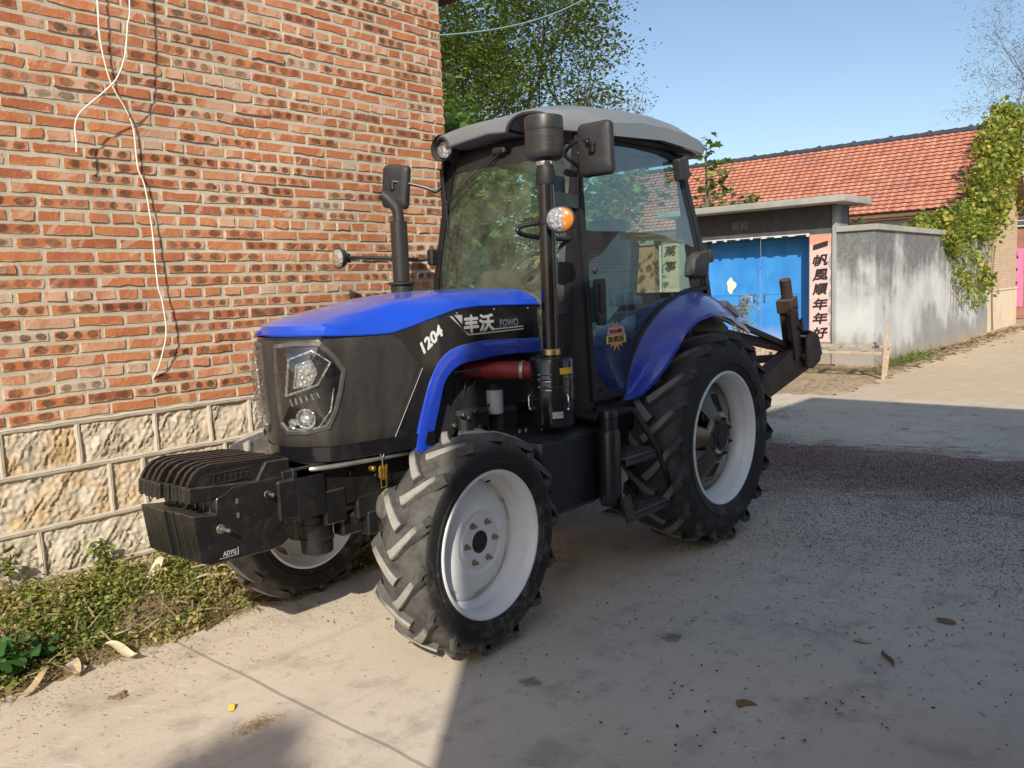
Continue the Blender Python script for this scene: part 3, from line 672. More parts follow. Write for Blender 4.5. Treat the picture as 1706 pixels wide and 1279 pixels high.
def roof_row(k, x0, z0, x1, z1):
    """one course of interlocking tiles, each tile a rounded trough"""
    sl = Vector((x1 - x0, 0, z1 - z0)); L = sl.length; d = sl / L; nrm = Vector((-d.z, 0, d.x)); nrm = nrm if nrm.z > 0 else -nrm
    wdt = .215; nt_ = int((HY0 + .35 - HY1) / wdt)
    for i in range(nt_):
        y = HY0 + .35 - i * wdt; r = min(1, max(0, random.gauss(.5, .22))); o = len(tv); lift = random.uniform(.0, .004)
        for q, hh in ((0., .054 + lift), (1., .014)):
            for yy, h in ((0, .0), (.03, .018), (.075, .022), (.12, .008), (.17, .004), (.215, .0)):
                P = Vector((x0, y - yy, z0)) + d * (L * 1.12 * q - .02) + nrm * (hh + h); tv.append(P[:]); tc.append((r, 0, 0, 1))
        for q, hh in ((-.0, .054 + lift), (.0, -.01)):
            for yy, h in ((0, .0), (.03, .018), (.075, .022), (.12, .008), (.17, .004), (.215, .0)):
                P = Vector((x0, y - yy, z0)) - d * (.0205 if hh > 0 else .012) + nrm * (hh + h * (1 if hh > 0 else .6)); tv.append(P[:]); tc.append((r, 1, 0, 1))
        for j in range(5):
            tf.append([o + j, o + j + 1, o + 7 + j, o + 6 + j]); tf.append([o + 18 + j, o + 19 + j, o + 13 + j, o + 12 + j])
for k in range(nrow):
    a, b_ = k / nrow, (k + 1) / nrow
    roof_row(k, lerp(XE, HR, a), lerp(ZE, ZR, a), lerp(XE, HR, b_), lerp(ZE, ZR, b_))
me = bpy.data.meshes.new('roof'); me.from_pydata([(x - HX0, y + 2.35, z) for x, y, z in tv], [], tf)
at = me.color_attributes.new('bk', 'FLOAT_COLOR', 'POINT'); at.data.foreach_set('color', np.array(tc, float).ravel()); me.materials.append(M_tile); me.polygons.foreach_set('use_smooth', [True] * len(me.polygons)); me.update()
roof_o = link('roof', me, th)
t = MB().prism([(XE - .03, ZE - .02), (HR, ZR - .02), (HX1 - .35, ZE - .02), (HX1 - .3, ZE - .1), (HR, ZR - .12), (XE - .03, ZE - .1)], HY0 + .33, HY1); tl(t).build('roof_deck', M_timber, th, smooth=False)
t = MB(); 
for i in range(int((HY0 + .35 - HY1) / .36)):
    y = HY0 + .36 - i * .36; t.cyl((HR, y, ZR + .045), (HR, y - .37, ZR + .035), .10, .088, 12, .004)
    if i % 3 == 0: t.cyl((HR, y + .02, ZR + .05), (HR, y - .07, ZR + .05), .125, .125, 12, .01)
tl(t).build('ridge', PM('dark_ridge_tile', (.045, .05, .07), .6, var=.3, scale=5), th)
t = MB().prism([(HX0, -.05), (HX0, ZE - .1), (HR, ZR - .14), (HX1, ZE - .1), (HX1, -.05)], HY0, HY1)
M_whitewash = PM('whitewash', (.66, .64, .58), .9, var=.15, scale=2, bump=.3); tl(t).build('wall', M_whitewash, th, smooth=False)
def ybrick():
    m, nt, b = newmat('yellow_clay_brick'); p = nt.pos(); x, y, z = nt.sep(p)
    bt = nt.n('ShaderNodeTexBrick'); nt.L.new(nt.comb(x, z, 0), bt.inputs['Vector'])
    bt.inputs['Scale'].default_value = 1; bt.inputs['Brick Width'].default_value = .25; bt.inputs['Row Height'].default_value = .066; bt.inputs['Mortar Size'].default_value = .012
    bt.inputs['Color1'].default_value = (.52, .36, .22, 1); bt.inputs['Color2'].default_value = (.62, .46, .30, 1); bt.inputs['Mortar'].default_value = (.40, .31, .22, 1)
    c = nt.mix(nt.smooth(nt.noise(p, 3, 6), .5, .75, 0, .4), bt.outputs[0], (.42, .32, .22))
    nt.put(b.inputs['Base Color'], c); b.inputs['Roughness'].default_value = .9; nt.put(b.inputs['Normal'], nt.bump(bt.outputs[1], -.6, .01)); return m
t = MB().prism([(HX0 + .005, 1.08), (HX0 + .005, ZE - .08), (HR, ZR - .13), (HX1 - .005, ZE - .08), (HX1 - .005, 1.08)], HY0 + .08, HY0 + .003); tl(t).build('gable_brick', ybrick(), th, smooth=False)
t = MB().box(((HX0 + HX1) / 2, HY0 + .05, .5), (HX0 - HX1 + .04, .14, 1.12), bev=.01); t.box(((HX0 + HX1) / 2, HY0 + .062, 1.07), (HX0 - HX1 + .06, .17, .05), bev=.008)
tl(t).build('plinth', PM('cream_plaster', (.64, .53, .38), .9, var=.12, scale=3, bump=.3), th)
t = MB().box((HX0 + .16, -8.5, ZE - .16), (.32, 12.6, .06), bev=.006); t.tube([(HX0 + .33, -2.1, ZE - .11), (HX0 + .33, -15, ZE - .11)], .035, 8); tl(t).build('eave_gutter', M_timber, th)

# far gate with pink couplet at the right edge of the street
fg = empty('far_gateway', (-27.0, -2.9, 0), 'distant roadside gateway with a dark tiled top and pink couplet past the yellow gable', 'gateway')
fl = lambda mb: setattr(mb, 'v', [(x + 27.0, y + 2.9, z) for x, y, z in mb.v]) or mb
M_clay = PM('red_clay_pier', (.34, .15, .11), .9, var=.3, scale=4, bump=.3)
for yy in (-2.75, .9): fl(MB().box((-27.3, yy, 1.5), (.6, .65, 3.0), bev=.01)).build('pier', M_clay, fg)
t = MB().box((-27.3, -.9, 2.75), (.5, 3.1, .5), bev=.01); fl(t).build('lintel', M_lintel, fg)
t = MB()
for i in range(4): t.box((-27.3 + .12 * i, -.9, 3.62 - .17 * i), (.25, 4.9, .06), rot=(0, R(24), 0), bev=.02)
fl(t).build('roof', PM('dark_tile', (.10, .075, .075), .8, var=.3), fg)
t = MB().box((-26.985, -2.72, 1.35), (.012, .5, 1.9), bev=0); fl(t).build('paper_strip', PM('pink_paper', (.74, .20, .36), .8, var=.25, scale=8), fg)
for i in range(4):
    t = MB(); yq, zq = -2.72, 2.05 - .44 * i; t.bar((-26.975, yq, zq - .12), (-26.975, yq, zq + .12), .006, .04, 0, up=(0, 1, 0))
    for q in range(4):
        aa = random.uniform(.2, 1.2) * random.choice((1, -1)); zc = zq + random.uniform(-.09, .09); t.bar((-26.975, yq - .11 * math.cos(aa), zc - .08 * math.sin(aa)), (-26.975, yq + .11 * math.cos(aa), zc + .08 * math.sin(aa)), .006, .04, 0, up=(0, -math.sin(aa), math.cos(aa)))
    fl(t).build('brush_character', M_ink, fg, smooth=False, merge=False)
t = MB().box((-27.25, -.9, 1.2), (.05, 3.0, 2.4), bev=.01); fl(t).build('gate_leaf', PM('blue_grey_gate', (.20, .28, .42), .5, var=.2), fg)

# ------------------------------------------------------------------ wooden bench frame by the wall
M_wood = PM('weathered_wood', (.46, .36, .26), .85, var=.28, scale=9, bump=.5, bscale=70, spec=.2)
bn = empty('wooden_bench', (-9.5, -2.2, 0), 'weathered wooden slatted bench frame standing before the couplet and yard wall', 'bench')
bl = lambda mb: setattr(mb, 'v', [(x + 9.5, y + 2.2, z) for x, y, z in mb.v]) or mb
bx = -9.1
for (x, y, zt) in ((-9.12, -1.40, .87), (-9.55, -1.5, .50), (-9.12, -3.45, .56), (-9.55, -3.5, .5)):
    bl(MB().bar((x, y, -.015), (x - .015, y + .05, zt), .07, .055, .004)).build('leg', M_wood, bn)
bl(MB().bar((-9.16, -3.6, .41), (-9.16, -1.36, .395), .075, .05, .004)).build('rail', M_wood, bn)
bl(MB().bar((-9.52, -3.6, .48), (-9.52, -1.42, .47), .08, .05, .004)).build('rail', M_wood, bn)
for y in (-3.3, -2.72, -2.2, -1.68): bl(MB().bar((-9.10, y, .455), (-9.62, y - .02, .525), .10, .03, .004)).build('slat', M_wood, bn)

# ================================================================== TRACTOR (local frame: +x forward, +y its left, origin on the ground under the rear axle)
def paint(name, col, dust=.25, rough=.28, coat=.5, **k): return PM(name, col, rough, 0, .05, 3, coat=coat, dust=dust, side=k.pop('side', .06), dustcol=(.36, .32, .28), **k)
M_blue = paint('blue_paint', (.012, .052, .48), .30, .25, .6)
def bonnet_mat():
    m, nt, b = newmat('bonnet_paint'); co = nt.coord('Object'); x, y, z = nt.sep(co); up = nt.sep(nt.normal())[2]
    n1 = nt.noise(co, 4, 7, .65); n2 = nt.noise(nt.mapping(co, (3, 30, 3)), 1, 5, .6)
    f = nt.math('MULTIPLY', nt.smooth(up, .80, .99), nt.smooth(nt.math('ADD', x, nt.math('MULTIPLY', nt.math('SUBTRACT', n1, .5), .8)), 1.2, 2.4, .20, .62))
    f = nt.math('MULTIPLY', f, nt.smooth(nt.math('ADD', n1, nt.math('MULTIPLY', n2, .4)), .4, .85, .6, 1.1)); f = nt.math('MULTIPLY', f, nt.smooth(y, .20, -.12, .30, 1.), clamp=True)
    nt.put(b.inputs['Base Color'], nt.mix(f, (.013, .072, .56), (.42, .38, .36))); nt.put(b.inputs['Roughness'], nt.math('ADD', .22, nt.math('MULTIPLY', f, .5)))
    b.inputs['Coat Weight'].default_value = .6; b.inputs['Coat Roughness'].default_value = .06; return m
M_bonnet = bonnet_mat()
M_black = PM('black_gloss', (.010, .010, .012), .18, 0, .1, 4, coat=.4, dust=.12, side=.05, dustcol=(.22, .19, .16))
M_blackm = PM('black_frame', (.010, .010, .011), .36, 0, .2, 6, dust=.13, side=.06, dustcol=(.21, .18, .145), bump=.15)
M_plast = PM('black_plastic', (.022, .022, .024), .5, 0, .12, 8, dust=.12, side=.05, bump=.2, bscale=200)
M_rubber = PM('seal_rubber', (.014, .014, .015), .6, 0, .15, 8, dust=.1)
M_iron = PM('ballast_iron', (.012, .0115, .012), .28, .0, .25, 7, dust=.22, side=.07, dustcol=(.23, .19, .15), bump=.35, bscale=90)
M_steel = PM('dull_steel', (.42, .40, .37), .4, .8, .2, 10, dust=.2)
M_chrome = PM('chrome', (.78, .78, .78), .12, 1., .03, 10)
M_cast = PM('cast_grey', (.13, .12, .11), .65, .2, .3, 9, dust=.45, side=.35, dustcol=(.34, .30, .25), bump=.5)
M_engine = PM('engine_dark', (.020, .020, .022), .6, .1, .3, 9, side=.05, dust=.1)
M_white = PM('white_rim_paint', (.80, .82, .83), .32, 0, .05, 4, coat=.25, dust=.08, side=.16, dustcol=(.48, .42, .34))
M_roof = PM('grey_roof_plastic', (.165, .178, .188), .34, 0, .06, 2, dust=.20, side=.04, dustcol=(.38, .37, .35), coat=.2)
M_red = PM('red_hose', (.24, .016, .020), .5, 0, .15, 8)
M_brass = PM('yellow_zinc', (.55, .36, .08), .35, .9, .2, 20)
M_yellow = PM('yellow_label', (.72, .47, .03), .5, 0, .08, 20)
M_silver = PM('silver_decal', (.52, .52, .50), .38, .3, .06, 20)
M_decal = PM('white_decal', (.82, .82, .80), .45, 0, .04, 20)
M_amber = PM('amber_lens', (.70, .24, .04), .2, 0, .1, 60, coat=.6)
M_tank = PM('tank_plastic', (.012, .014, .018), .34, 0, .15, 5, dust=.06, side=.03)
M_step = PM('step_plate', (.06, .07, .085), .35, .4, .25, 10, dust=.5, side=.1, bump=.5)
M_seat = PM('seat_fabric', (.12, .13, .155), .9, 0, .2, 8, bump=.3)
M_inner = PM('cab_trim', (.06, .06, .062), .8, 0, .2, 6)
M_rust = PM('brown_steel', (.062, .036, .029), .55, .3, .35, 6, dust=.35, side=.2, dustcol=(.20, .145, .11), bump=.4)
def lens_mat():
    m, nt, b = newmat('lamp_lens'); co = nt.coord('Object'); v = nt.voro(co, 55); 
    nt.put(b.inputs['Base Color'], nt.ramp(v, [(0, (.85, .85, .84)), (.6, (.45, .45, .44))])); b.inputs['Roughness'].default_value = .12; b.inputs['Metallic'].default_value = .5
    nt.put(b.inputs['Normal'], nt.bump(v, .8, .01)); b.inputs['Coat Weight'].default_value = 1; b.inputs['Coat Roughness'].default_value = .02; return m
M_lens = lens_mat()
def glass_mat(name, tint, refl=.11, film=.06, fcol=(.50, .50, .42)):
    m, nt, b = newmat(name); nt.N.remove(b)
    tr = nt.n('ShaderNodeBsdfTransparent'); tr.inputs[0].default_value = (*tint, 1)
    gl_ = nt.n('ShaderNodeBsdfGlossy'); gl_.inputs['Roughness'].default_value = .015; gl_.inputs[0].default_value = (.92, .96, .98, 1)
    lw = nt.n('ShaderNodeLayerWeight'); lw.inputs[0].default_value = .5
    f = nt.math('ADD', refl, nt.math('MULTIPLY', nt.math('POWER', lw.outputs['Facing'], 4.), .85), clamp=True)
    wv = nt.bump(nt.noise(nt.coord('Object'), 1.6, 2), .012, .05); nt.put(gl_.inputs['Normal'], wv)
    mx = nt.n('ShaderNodeMixShader'); nt.put(mx.inputs[0], f); nt.L.new(tr.outputs[0], mx.inputs[1]); nt.L.new(gl_.outputs[0], mx.inputs[2])
    dn = nt.n('ShaderNodeBsdfDiffuse'); dn.inputs[0].default_value = (*fcol, 1)       # thin film: dust, plus a painted green haze on the windscreen glass
    d2 = nt.n('ShaderNodeMixShader'); co = nt.coord('Object'); nt.put(d2.inputs[0], nt.smooth(nt.noise(co, 7, 7, .7), .35, .75, .2 * film, film))
    nt.L.new(mx.outputs[0], d2.inputs[1]); nt.L.new(dn.outputs[0], d2.inputs[2]); nt.L.new(d2.outputs[0], nt.N['Material Output'].inputs[0]); return m
M_glass = glass_mat('green_tinted_glass', (.88, 1., .88), .06, .15, (.44, .54, .36))  # green film colour stands in for the bright leaves seen through
M_dglass = glass_mat('blue_tinted_glass', (.50, .72, .78), .16)
def mesh_mat():
    """punched grille sheet: rows of fine dark holes, grey dust lying in it"""
    m, nt, b = newmat('punched_grille'); co = nt.coord('Object'); x, y, z = nt.sep(co)
    s = nt.math('SUBTRACT', x, nt.math('MULTIPLY', y, .9))
    v = nt.n('ShaderNodeTexVoronoi', feature='F1'); v.inputs['Randomness'].default_value = 0; v.inputs['Scale'].default_value = 1
    r = nt.math('MULTIPLY', z, 150.)
    nt.L.new(nt.comb(nt.math('MULTIPLY', s, 150.), r, 0.), v.inputs['Vector'])
    hole = nt.smooth(v.outputs['Distance'], .40, .28)
    n1 = nt.noise(co, 6, 6, .65); n2 = nt.noise(co, 45, 5, .7)
    base = nt.mix(nt.math('MULTIPLY', nt.smooth(nt.noise(nt.mapping(co, (4, 4, 1.2)), 1.6, 5, .6), .30, .75, .25, 1), nt.smooth(n2, .25, .65, .6, 1)), (.018, .017, .017), (.088, .078, .068))
    c = nt.mix(nt.math('MULTIPLY', hole, .8), base, (.008, .008, .008))
    nt.put(b.inputs['Base Color'], c); b.inputs['Roughness'].default_value = .42; nt.put(b.inputs['Normal'], nt.bump(hole, -.3, .002)); return m
M_mesh = mesh_mat()
def tyre_mat(name, R_, dust, tone):
    m, nt, b = newmat(name); co = nt.coord('Object'); x, y, z = nt.sep(co)
    r = nt.math('SQRT', nt.math('ADD', nt.math('MULTIPLY', x, x), nt.math('MULTIPLY', z, z)))
    n1 = nt.noise(co, 14, 7, .7); n2 = nt.noise(co, 90, 5, .7); n3 = nt.noise(co, 3.5, 4)
    c = nt.mix(n1, (.012, .012, .013), (.026, .0245, .024))
    crown = nt.smooth(nt.math('ADD', r, nt.math('MULTIPLY', nt.math('SUBTRACT', n1, .5), .012)), R_ - .013, R_ - .004)
    body = nt.math('MULTIPLY', nt.smooth(r, R_ - .10, R_ - .045), nt.smooth(n1, .3, .65, .35, .9))
    f = nt.math('MAXIMUM', nt.math('MULTIPLY', crown, nt.smooth(n2, .2, .6, .65, 1)), nt.math('MULTIPLY', body, .30))
    side = nt.math('MULTIPLY', nt.smooth(nt.math('MULTIPLY', n3, n1), .25, .42), .22)
    f = nt.math('MULTIPLY', nt.math('MAXIMUM', f, side), dust, clamp=True)
    c = nt.mix(f, c, tone)
    nt.put(b.inputs['Base Color'], c); nt.put(b.inputs['Roughness'], nt.smooth(f, 0, .6, .62, .92)); b.inputs['Specular IOR Level'].default_value = .3
    nt.put(b.inputs['Normal'], nt.bump(nt.math('ADD', n2, nt.math('MULTIPLY', n1, .6)), .3, .003)); return m

OY = -.5
tr_ = empty('tractor', (0, OY, 0), 'blue and black farm tractor with a grey roofed cab parked beside the brick wall', 'tractor')
def P_(mb, name, mat, parent=tr_, **k): return mb.build(name, mat, parent, **k)

# ---- wheels
def tyre(R_, rr, half, nlug, lugh, side, mname, dust, tone, lugw):
    """carcass as a lathe about y with chevron lugs; y=0 is the tyre centre, outer side is +y for side=+1"""
    mb = MB(); Rc = R_ - lugh; H = half
    prof = [(rr + .004, H * .80), (rr + .006, H * .885), (rr + .022, H * .935), (lerp(rr, Rc, .35), H * .985), (lerp(rr, Rc, .55), H * 1.0), (lerp(rr, Rc, .78), H * .965), (Rc - .028, H * .90), (Rc - .010, H * .76), (Rc, H * .45), (Rc + .002, 0)]
    prof = prof + [(r, -y) for r, y in prof[-2::-1]]
    mb.lathe(prof, ax=(0, 1, 0), n=96)
    # rim protector ribs on the sidewall
    for s in (1, -1):
        rb = lerp(rr, Rc, .30); mb.lathe([(rb - .008, s * H * .965), (rb - .003, s * (H * .985 + .004)), (rb + .003, s * (H * .99 + .004)), (rb + .009, s * H * .985)], ax=(0, 1, 0), n=96)
    for s in (1, -1):
        for k in range(nlug):
            ph = 2 * math.pi * (k + (0 if s > 0 else .5)) / nlug
            secs = []
            pts = [(-.10, R_), (.06, R_ + .001), (.30, R_), (.55, R_ - .003), (.80, R_ - .008), (.985, R_ - .018), (1.035, R_ - .05), (1.015, R_ - .105)]
            for i, (u, rad) in enumerate(pts):
                a = ph + (max(0, u) * .92 + .16 * max(0, u) ** 2 + (-.0 if u > 0 else -.06)) * H / R_ * 1.02 + (0 if i < 6 else .012 * (i - 5))
                y = u * H * s; wd = lugw * (1.25 if i == 0 else 1.12 if i == 1 else 1.0 if i < 6 else .9)
                base = Rc - .03 if i < 6 else rad - .03
                # direction along the lug in (angle, y): roughly 45 degrees; width measured across
                ca, sa = .80, .60
                def q(off, r_): 
                    aa = a + off * ca / R_; yy = y - s * off * sa * (1 if i < 6 else .2)
                    return (r_ * math.cos(aa), yy, r_ * math.sin(aa))
                wb = wd * .5 + .012
                if i < 6: sec = [q(-wb, Rc - .012), q(-wd * .5, rad - .008), q(-wd * .36, rad), q(wd * .36, rad), q(wd * .5, rad - .008), q(wb, Rc - .012)]
                else:
                    yo = H * (1.03 if i == 6 else .985) * s; yi = H * .90 * s
                    def q2(off, yy, r_): return (r_ * math.cos(a + off / R_), yy, r_ * math.sin(a + off / R_))
                    sec = [q2(-wb, yi, rad), q2(-wd * .5, yo - s * .003, rad), q2(-wd * .42, yo, rad), q2(wd * .42, yo, rad), q2(wd * .5, yo - s * .003, rad), q2(wb, yi, rad)]
                secs.append(sec)
            mb.loft(secs, caps=True)
    # rubber whiskers left from moulding
    for k in range(70):
        a = random.uniform(0, 2 * math.pi); s = random.choice((1, 1, -1)); r0 = random.choice((lerp(rr, Rc, .42), Rc - .02, R_ - .004)); y0 = H * (1 if r0 < Rc - .04 else random.uniform(.1, .8)) * s
        d = Vector((math.cos(a), random.uniform(.1, .8) * s, math.sin(a))) if r0 > Rc - .03 else Vector((random.uniform(-.3, .3), s, random.uniform(-.3, .3)))
        p = Vector((r0 * math.cos(a), y0, r0 * math.sin(a))); mb.tube([p, p + d.normalized() * random.uniform(.006, .016)], [.0011, .0006], 4)
    return mb, tyre_mat(mname, R_, dust, tone)

def front_wheel():
    Rf, rl, half = .5186, .339, .138
    rim = MB(); yl = half * .93      # outer lip plane
    rim.lathe([(rl + .003, yl - .014), (rl + .004, yl - .004), (rl, yl + .002), (rl - .008, yl + .002), (rl - .013, yl - .004), (rl - .017, yl - .018), (rl - .026, yl - .030), (rl - .029, yl - .045), (rl - .030, .03), (rl - .055, -.0), (rl - .055, -.05), (rl - .030, -.075), (rl - .028, -yl + .03), (rl - .012, -yl), (rl, -yl)], ax=(0, 1, 0), n=72)
    o = rim.build('front_wheel', M_white, tr_)
    mb, tm = tyre(Rf, rl - .008, half, 14, .034, 1, 'front_tyre_rubber', .97, (.37, .345, .30), .036)
    mb.build('tyre', tm, o, ang=34)
    d = MB(); n = 96; prof = [(.052, .045), (.085, .047), (.118, .046), (.124, .040), (.135, .040), (.150, .049), (.185, .043), (.225, .022), (.245, .010)]
    secs = []
    for r, h in prof: secs.append([(r * math.cos(2 * math.pi * i / n), h, r * math.sin(2 * math.pi * i / n)) for i in range(n)])
    for fr, h in ((.985, .0), (1.0, -.012), (1., -.022)):
        ring_ = []
        for i in range(n):
            a = 2 * math.pi * i / n; lob = sstep(-.25, .35, math.cos(6 * a))
            r = lerp(.252, rl - .054, lob) * fr; ring_.append((r * math.cos(a), h - .012 * lob, r * math.sin(a)))
        secs.append(ring_)
    d.loft(secs, closed=True); d.build('wheel_disc', M_white, o, ang=40)
    h = MB().lathe([(1e-5, .040), (.045, .040), (.0515, .046)], ax=(0, 1, 0), n=28); h.lathe([(1e-5, .028), (.052, .030), (.053, .046)], ax=(0, 1, 0), n=28); h.build('hub_cap', M_engine, o)
    for i in range(6):
        a = i * math.pi / 3 + .3; c = Vector((.098 * math.cos(a), .046, .098 * math.sin(a)))
        nb = MB().cyl(c, c + Vector((0, .006, 0)), .015, n=14, bev=.001); nb.cyl(c, c + Vector((0, .02, 0)), .0115, n=6, bev=.002); nb.cyl(c, c + Vector((0, .030, 0)), .006, n=8, bev=.001)
        nb.build('wheel_nut', M_nut, o)
    MB().tube([(-.10, yl - .045, rl - .055 + -.02), (-.10, yl - .02, rl - .065)], .005, 6).build('tyre_valve', M_rubber, o)
    return o
M_nut = PM('zinc_nut', (.36, .28, .20), .45, .7, .3, 30)
def rear_disc_mat():
    m, nt, b = newmat('rear_disc_paint'); co = nt.coord('Object'); n1 = nt.noise(co, 8, 6, .65)
    nt.put(b.inputs['Base Color'], nt.mix(nt.smooth(n1, .4, .7, 0, .5), (.13, .115, .09), (.20, .175, .14))); b.inputs['Metallic'].default_value = .75
    nt.put(b.inputs['Roughness'], nt.smooth(n1, .3, .7, .14, .3)); return m
def rear_wheel():
    Rr, rl, half = .6805, .4194, .200
    rim = MB(); yl = half * .93
    rim.lathe([(rl + .003, yl - .016), (rl + .005, yl - .004), (rl, yl + .003), (rl - .009, yl + .003), (rl - .015, yl - .004), (rl - .020, yl - .020), (rl - .031, yl - .034), (rl - .036, yl - .055), (rl - .040, yl - .075), (rl - .058, yl - .10), (rl - .064, .03), (rl - .064, -.07), (rl - .04, -.10), (rl - .03, -yl + .03), (rl - .012, -yl), (rl, -yl)], ax=(0, 1, 0), n=84)
    o = rim.build('rear_wheel', M_white, tr_)
    mb, tm = tyre(Rr, rl - .008, half, 18, .042, 1, 'rear_tyre_rubber', .85, (.24, .235, .23), .044)
    mb.build('tyre', tm, o, ang=34)
    # cast disc with wedge-shaped windows
    d = MB(); n = 120; rings = [(.085, .145), (.13, .138), (.150, .131), (.165, .124), (.235, .092), (.262, .079), (.30, .060), (.354, .036)]
    secs = [[(r * math.cos(2 * math.pi * i / n), h, r * math.sin(2 * math.pi * i / n)) for i in range(n)] for r, h in rings]
    V = [p for s_ in secs for p in s_]; F = []
    for k in range(len(rings) - 1):
        for i in range(n):
            j = (i + 1) % n; a = (i + .5) * 360 / n % 60
            wid = {3: 13, 4: 11}.get(k)
            if wid and abs(a - 30) < wid: continue
            F.append([k * n + i, k * n + j, (k + 1) * n + j, (k + 1) * n + i])
    d.add(V, F)
    dd = d.build('wheel_disc', rear_disc_mat(), o, ang=50)
    sm = dd.modifiers.new('thick', 'SOLIDIFY'); sm.thickness = .014; sm.offset = 0
    h = MB().cyl((0, -.05, 0), (0, .150, 0), .098, .090, 28, .006); h.cyl((0, .148, 0), (0, .162, 0), .06, n=24, bev=.004); h.build('hub', M_engine, o)
    for i in range(8):
        a = i * math.pi / 4 + .2; c = Vector((.118 * math.cos(a), .132, .118 * math.sin(a)))
        nb = MB().cyl(c, c + Vector((0, .022, 0)), .015, n=6, bev=.002); nb.cyl(c, c + Vector((0, .036, 0)), .008, n=8, bev=.001); nb.build('wheel_nut', M_engine, o)
    return o
fw_ = front_wheel(); fw_.location = (2.1028, .811 - .138 * .93, .5186); fw_.rotation_euler = (0, R(17), R(2.4))
rw_ = rear_wheel(); rw_.location = (0, .918 - .200 * .93, .6805); rw_.rotation_euler = (0, R(-8), 0)
f2 = copy_tree(fw_, tr_); f2.location = (2.1028, -(.811 - .138 * .93), .4886); f2.rotation_euler = (0, R(40), math.pi + R(2.4))
r2_ = copy_tree(rw_, tr_); r2_.location = (0, -(.918 - .200 * .93), .6805); r2_.rotation_euler = (0, R(15), math.pi)

# ---- bonnet
bx_ = [1.16, 1.45, 1.67, 1.82, 1.94, 2.05, 2.13, 2.22, 2.37, 2.50, 2.56]
bz_ = [1.576, 1.583, 1.586, 1.575, 1.548, 1.523, 1.503, 1.483, 1.484, 1.490, 1.495]
def HW(x): return interp(x, [1.1, 1.95, 2.05, 2.2, 2.37, 2.50, 2.56], [.352, .352, .346, .324, .293, .268, .250])
def ZB(x): return interp(x, bx_, bz_)
def ZC(x): return interp(x, [1.0, 1.18, 1.5, 1.8, 2.1, 2.35, 2.50, 2.58], [1.66, 1.680, 1.680, 1.676, 1.652, 1.602, 1.562, 1.535])
def push(x, y): return .105 * sstep(2.15, 2.56, x) * (1 - min(1, abs(y) / HW(x)) ** 2)
t = MB(); secs = []
xs = [1.16 + (2.56 - 1.16) * i / 48 for i in range(49)]
for x in xs:
    wd, zb, zc = HW(x), ZB(x), ZC(x); lip = .040 + .006 * sstep(1.9, 2.3, x)
    zsh = max(zb + lip, lerp(zb + lip, zc, .30))
    half_ = [(wd + .006, zb), (wd + .009, zb + .006), (wd + .002, zb + lip * .8), (wd - .018, zb + lip + .006), (wd * .74, lerp(zb + lip, zc, .66)), (wd * .60, lerp(zb + lip, zc, .84)), (wd * .56, lerp(zb + lip, zc, .845)), (wd * .30, lerp(zb + lip, zc, .975)), (0, zc)]
    sec = [(x + push(x, y) - .03 * sstep(zb, zc, z) * sstep(2.45, 2.56, x), y, z) for y, z in half_]; sec += [(a, -b, c) for a, b, c in sec[-2::-1]]
    secs.append(sec)
t.loft(secs)
# nose lip: close the front down to the boundary
last = secs[-1]; t.loft([last, [(a + .004, b, lerp(c, 1.495, .55)) for a, b, c in last], [(a + .0, b, 1.494) for a, b, c in last], [(a - .03, b * .97, 1.492) for a, b, c in last]])
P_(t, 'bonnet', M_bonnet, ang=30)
t = MB()      # rear bonnet seal towards the cab
for dx, sc in ((1.162, 1.0), (1.135, 1.0)): pass
base = [(p[1], p[2]) for p in secs[0]]
t.loft([[(1.165, y * 1.004, z + .001) for y, z in base], [(1.13, y * 1.0, z - .004) for y, z in base], [(1.10, y * .985, z - .02) for y, z in base], [(1.10, y * .9, z - .06) for y, z in base]])
P_(t, 'bonnet_seal', PM('grey_seal', (.12, .12, .115), .8, 0, .2, 6, dust=.4), ang=40)
